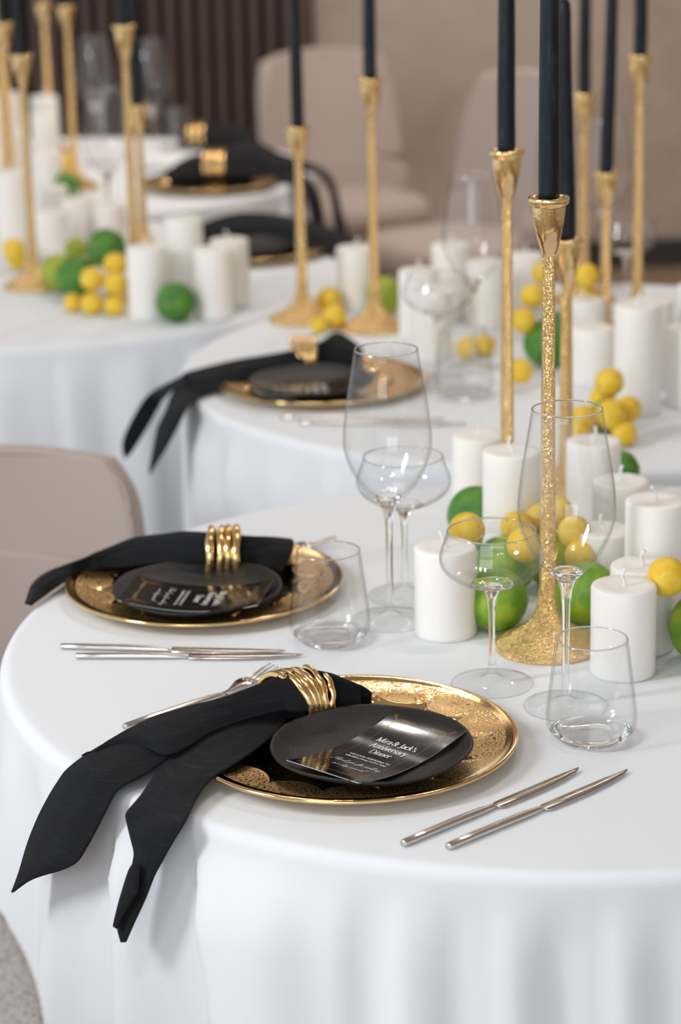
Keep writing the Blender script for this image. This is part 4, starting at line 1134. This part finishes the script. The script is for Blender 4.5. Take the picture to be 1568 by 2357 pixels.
def sheet_into(V, Fc, st, n=46, m=12, bulge=0.0, back=None, seed=0.0, amp=0.0012, lift=0.0, straight=False):
    """cloth strip between two edges; back: list of widths closing the strip down to the table behind its ridge"""
    curve = polyline if straight else catmull
    T = curve([s[0] for s in st], n); B = curve([s[1] for s in st], n)
    bw = catmull([(b_, 0, 0) for b_ in back], n) if back else None
    rows = []
    for i in range(n):
        t_, b_ = T[i], B[i]
        along = (T[min(i + 1, n - 1)] + B[min(i + 1, n - 1)] - T[max(i - 1, 0)] - B[max(i - 1, 0)])
        across = b_ - t_
        nrm = along.cross(across)
        nrm = nrm.normalized() if nrm.length > 1e-9 else Vector((0, 0, 1))
        if nrm.z < 0 and abs(nrm.z) > 0.15: nrm = -nrm
        elif abs(nrm.z) <= 0.15 and nrm.y > 0: nrm = -nrm
        wd = across.length
        mid = (t_ + b_) / 2 + nrm * bulge * wd
        P = [t_, t_.lerp(mid, 0.55) + nrm * bulge * wd * 0.35, mid, mid.lerp(b_, 0.45) + nrm * bulge * wd * 0.35, b_]
        mm = m
        if bw:
            flat = Vector((-along.y, along.x, 0)).normalized()
            if flat.y < 0: flat = -flat
            w_ = max(bw[i].x, 0.001)
            zg = max(b_.z - 0.012, 0.004)
            dzb = min(0.0, zg - t_.z) * (1 if t_.z > 0.007 else 0)
            P = [t_ + flat * w_ + Vector((0, 0, dzb)), t_ + flat * w_ * 0.8 + Vector((0, 0, dzb * 0.45))] + P
            mm = m + 8
        row = catmull(P, mm)
        f = i / (n - 1)
        for j, p in enumerate(row):
            g_ = j / (mm - 1)
            q = noise.noise((f * 4.0 + seed, g_ * 5.0, seed)) * amp + noise.noise((f * 11 + seed, g_ * 7 + 3, seed)) * amp * 0.45
            row[j] = p + nrm * (q * min(1, wd / 0.02) + lift)
        s = len(V); V += row; rows.append((s, mm))
    for (a, k), (b_, _) in zip(rows, rows[1:]):
        for j in range(k - 1): Fc.append((a + j, b_ + j, b_ + j + 1, a + j + 1))
def napkin(sheets, label, thick=0.0013):
    V, Fc = [], []
    for kw in sheets: sheet_into(V, Fc, **kw)
    c = sum(V, Vector()) / len(V)
    c.z = 0
    o = meshobj('napkin', [v - c for v in V], Fc, M['napkin'], loc=(c.x, c.y, TZ))
    md = o.modifiers.new('smooth', 'SUBSURF'); md.levels = 1; md.render_levels = 1
    md = o.modifiers.new('thick', 'SOLIDIFY'); md.thickness = thick; md.offset = 1
    return tag(o, label, 'napkin', 'black linen napkins')
napkin([dict(st=S1_HEAD, bulge=0.16, back=[0.004, 0.02, 0.03, 0.032, 0.032, 0.03, 0.03, 0.03], seed=1.0, amp=0.0016),
        dict(st=S1_TAIL1, bulge=0.07, back=[0.03, 0.03, 0.028, 0.026, 0.022, 0.018, 0.014, 0.01, 0.006, 0.002, 0.0005, 0.0005, 0.0005, 0.0005, 0.0005, 0.0005], seed=3.0, n=64),
        dict(st=S1_FLAP, bulge=0.08, seed=3.0, amp=0.001, lift=0.003, n=45),
        dict(st=S1_TURN, bulge=0.12, seed=9.0, n=30, m=10, lift=0.0045, amp=0.0006),
        dict(st=S1_TAIL2, bulge=0.05, seed=8.0, n=61, m=14, straight=True)],
       'black linen napkin in the foreground, its two tails hanging over the near table edge')
napkin([dict(st=S2_BODY, bulge=0.16, back=[0.012, 0.025, 0.028, 0.026, 0.026, 0.026, 0.026, 0.026, 0.024, 0.02, 0.018, 0.014, 0.01, 0.006, 0.003], seed=11.0, n=70, amp=0.002)],
       'black linen napkin on the left charger of the nearest table, through a four-band ring')
napkin([dict(st=S3_BODY, bulge=0.14, back=[0.01, 0.025, 0.03, 0.026, 0.026, 0.024, 0.02, 0.016, 0.01], seed=15.0, amp=0.002),
        dict(st=S3_TAIL1, bulge=0.06, seed=17.0, n=40), dict(st=S3_TAIL2, bulge=0.06, seed=19.0, n=40)],
       'blurred black napkin on the middle table, two tails hanging over its left edge')
# napkins on the far tables: bodies along the table, tails over the right-hand edge
napkin([dict(st=[[(-0.40, 5.82, 0.02), (-0.40, 5.75, 0.01)], [(-0.34, 5.87, 0.05), (-0.34, 5.74, 0.012)], [(-0.28, 5.88, 0.055), (-0.28, 5.75, 0.014)], [(-0.20, 6.00, 0.06), (-0.20, 5.75, 0.014)], [(-0.12, 5.87, 0.05), (-0.13, 5.73, 0.012)], [(-0.06, 5.85, 0.03), (-0.08, 5.73, 0.01)]], bulge=0.15, back=[0.02, 0.03, 0.03, 0.03, 0.03, 0.02], seed=21.0, amp=0.003),
        dict(st=[[(-0.08, 5.86, 0.035), (-0.09, 5.79, 0.02)], [(-0.035, 5.85, 0.020), (-0.04, 5.79, 0.012)], [(0.0, 5.84, -0.01), (-0.012, 5.77, -0.02)], [(0.02, 5.81, -0.08), (0.0, 5.75, -0.09)], [(0.036, 5.79, -0.16), (0.012, 5.74, -0.16)], [(0.030, 5.78, -0.22), (0.026, 5.77, -0.22)]], bulge=0.05, seed=23.0),
        dict(st=[[(-0.10, 5.79, 0.03), (-0.13, 5.72, 0.012)], [(-0.06, 5.75, 0.012), (-0.09, 5.69, 0.008)], [(-0.03, 5.71, -0.03), (-0.06, 5.66, -0.04)], [(-0.02, 5.69, -0.12), (-0.05, 5.64, -0.12)], [(-0.03, 5.67, -0.19), (-0.035, 5.66, -0.19)]], bulge=0.05, seed=25.0)],
       'blurred black napkin on the farthest table, its tails curving over the right edge')
napkin([dict(st=[[(-0.30, 4.97, 0.03), (-0.30, 4.88, 0.012)], [(-0.22, 5.00, 0.055), (-0.22, 4.88, 0.014)], [(-0.14, 5.00, 0.055), (-0.14, 4.87, 0.014)], [(-0.06, 4.97, 0.045), (-0.07, 4.83, 0.012)], [(0.0, 4.92, 0.03), (-0.02, 4.79, 0.010)], [(0.04, 4.88, 0.015), (0.02, 4.77, 0.008)]], bulge=0.14, back=[0.02, 0.03, 0.03, 0.03, 0.02, 0.01], seed=31.0, amp=0.003),
        dict(st=[[(0.02, 4.90, 0.02), (0.01, 4.78, 0.012)], [(0.052, 4.86, 0.006), (0.045, 4.76, 0.004)], [(0.072, 4.84, -0.05), (0.066, 4.75, -0.06)], [(0.08, 4.83, -0.14), (0.076, 4.77, -0.15)], [(0.082, 4.81, -0.2), (0.081, 4.80, -0.2)]], bulge=0.05, seed=33.0)],
       'blurred black napkin lying behind the four ivory pillars on the left-hand table')
napkin([dict(st=[[(-0.40, 6.36, 0.02), (-0.40, 6.30, 0.01)], [(-0.33, 6.40, 0.05), (-0.33, 6.29, 0.012)], [(-0.26, 6.40, 0.05), (-0.26, 6.29, 0.014)], [(-0.20, 6.38, 0.03), (-0.21, 6.29, 0.012)]], bulge=0.15, back=[0.02, 0.03, 0.03, 0.02], seed=41.0, amp=0.003)],
       'farthest black napkin, at the back of the farthest table beneath the slats')

# ------------------------------------------------------------------ napkin rings: cast gold fingers
def ring_thing(c, ang, a, h, bands, label):
    t = thing('napkin_ring', label, 'napkin ring', (c[0], c[1], TZ + c[2]), ang, 'gold napkin rings')
    for (f0, f1, o0, o1, r0, r1) in bands:
        P, R = [], []
        nn = 26
        for k in range(nn):
            f = k / (nn - 1)
            ph = radians(f0 + (f1 - f0) * f)
            off = o0 + (o1 - o0) * smooth01(f * 1.25)
            wob = 0.0006 * sin(k * 0.9 + f0)
            P.append((off + wob, -(a + 0.0025) * cos(ph), (h + 0.0025) * sin(ph)))
            tipf = min(1, f / 0.04, (1 - f) / 0.06)
            R.append((r0 + (r1 - r0) * f) * (0.45 + 0.55 * math.sqrt(max(tipf, 0))) * (1 + 0.10 * sin(k * 0.7 + o0 * 900)))
        V, Fc = tube_data(P, R, 12, 0.85)
        meshobj('band', V, Fc, M['gold'], t)
    return t
ring_thing((-0.046, 2.2790, 0.030), atan2(0.511, 0.859), 0.031, 0.028,
    [(74, 200, -0.021, -0.027, 0.0052, 0.0040), (-42, 205, -0.004, -0.0175, 0.0056, 0.0033), (-42, 205, 0.0025, -0.0085, 0.0046, 0.0033), (-44, 205, 0.0075, 0.0005, 0.0044, 0.0033), (-42, 112, 0.0115, 0.0135, 0.0040, 0.0034), (-36, 66, 0.016, 0.0225, 0.0038, 0.0034)],
    'sharp gold napkin ring of branching fingers round the foreground napkin')
ring_thing((-0.140, 2.7680, 0.030), radians(2), 0.034, 0.028,
    [(-34, 200, -0.019, -0.014, 0.0050, 0.0042), (-36, 200, -0.006, -0.002, 0.0042, 0.0044), (-34, 200, 0.003, 0.006, 0.0044, 0.0044), (-32, 200, 0.013, 0.016, 0.0050, 0.0044)],
    'gold napkin ring of four bands round the left napkin of the nearest table')
ring_thing((-0.052, 3.805, 0.028), radians(4), 0.036, 0.028,
    [(-30, 200, -0.022, -0.018, 0.0050, 0.0044), (-32, 200, -0.010, -0.006, 0.0046, 0.0044), (-32, 200, 0.001, 0.005, 0.0046, 0.0044), (-30, 200, 0.011, 0.016, 0.0050, 0.0044)],
    'blurred gold napkin ring on the middle table')
ring_thing((-0.285, 5.820, 0.030), 0.0, 0.055, 0.038,
    [(-20, 200, -0.020, -0.020, 0.0060, 0.0050), (-20, 200, -0.006, -0.006, 0.0060, 0.005), (-20, 200, 0.008, 0.008, 0.006, 0.005), (-20, 200, 0.020, 0.020, 0.006, 0.005)],
    'blurred gold napkin ring on the farthest table, above the hanging napkin')
ring_thing((-0.355, 6.345, 0.030), 0.0, 0.050, 0.034,
    [(-20, 200, -0.016, -0.016, 0.0060, 0.0050), (-20, 200, 0.0, 0.0, 0.0060, 0.005), (-20, 200, 0.016, 0.016, 0.006, 0.005)],
    'farthest gold napkin ring, before the dark slats')
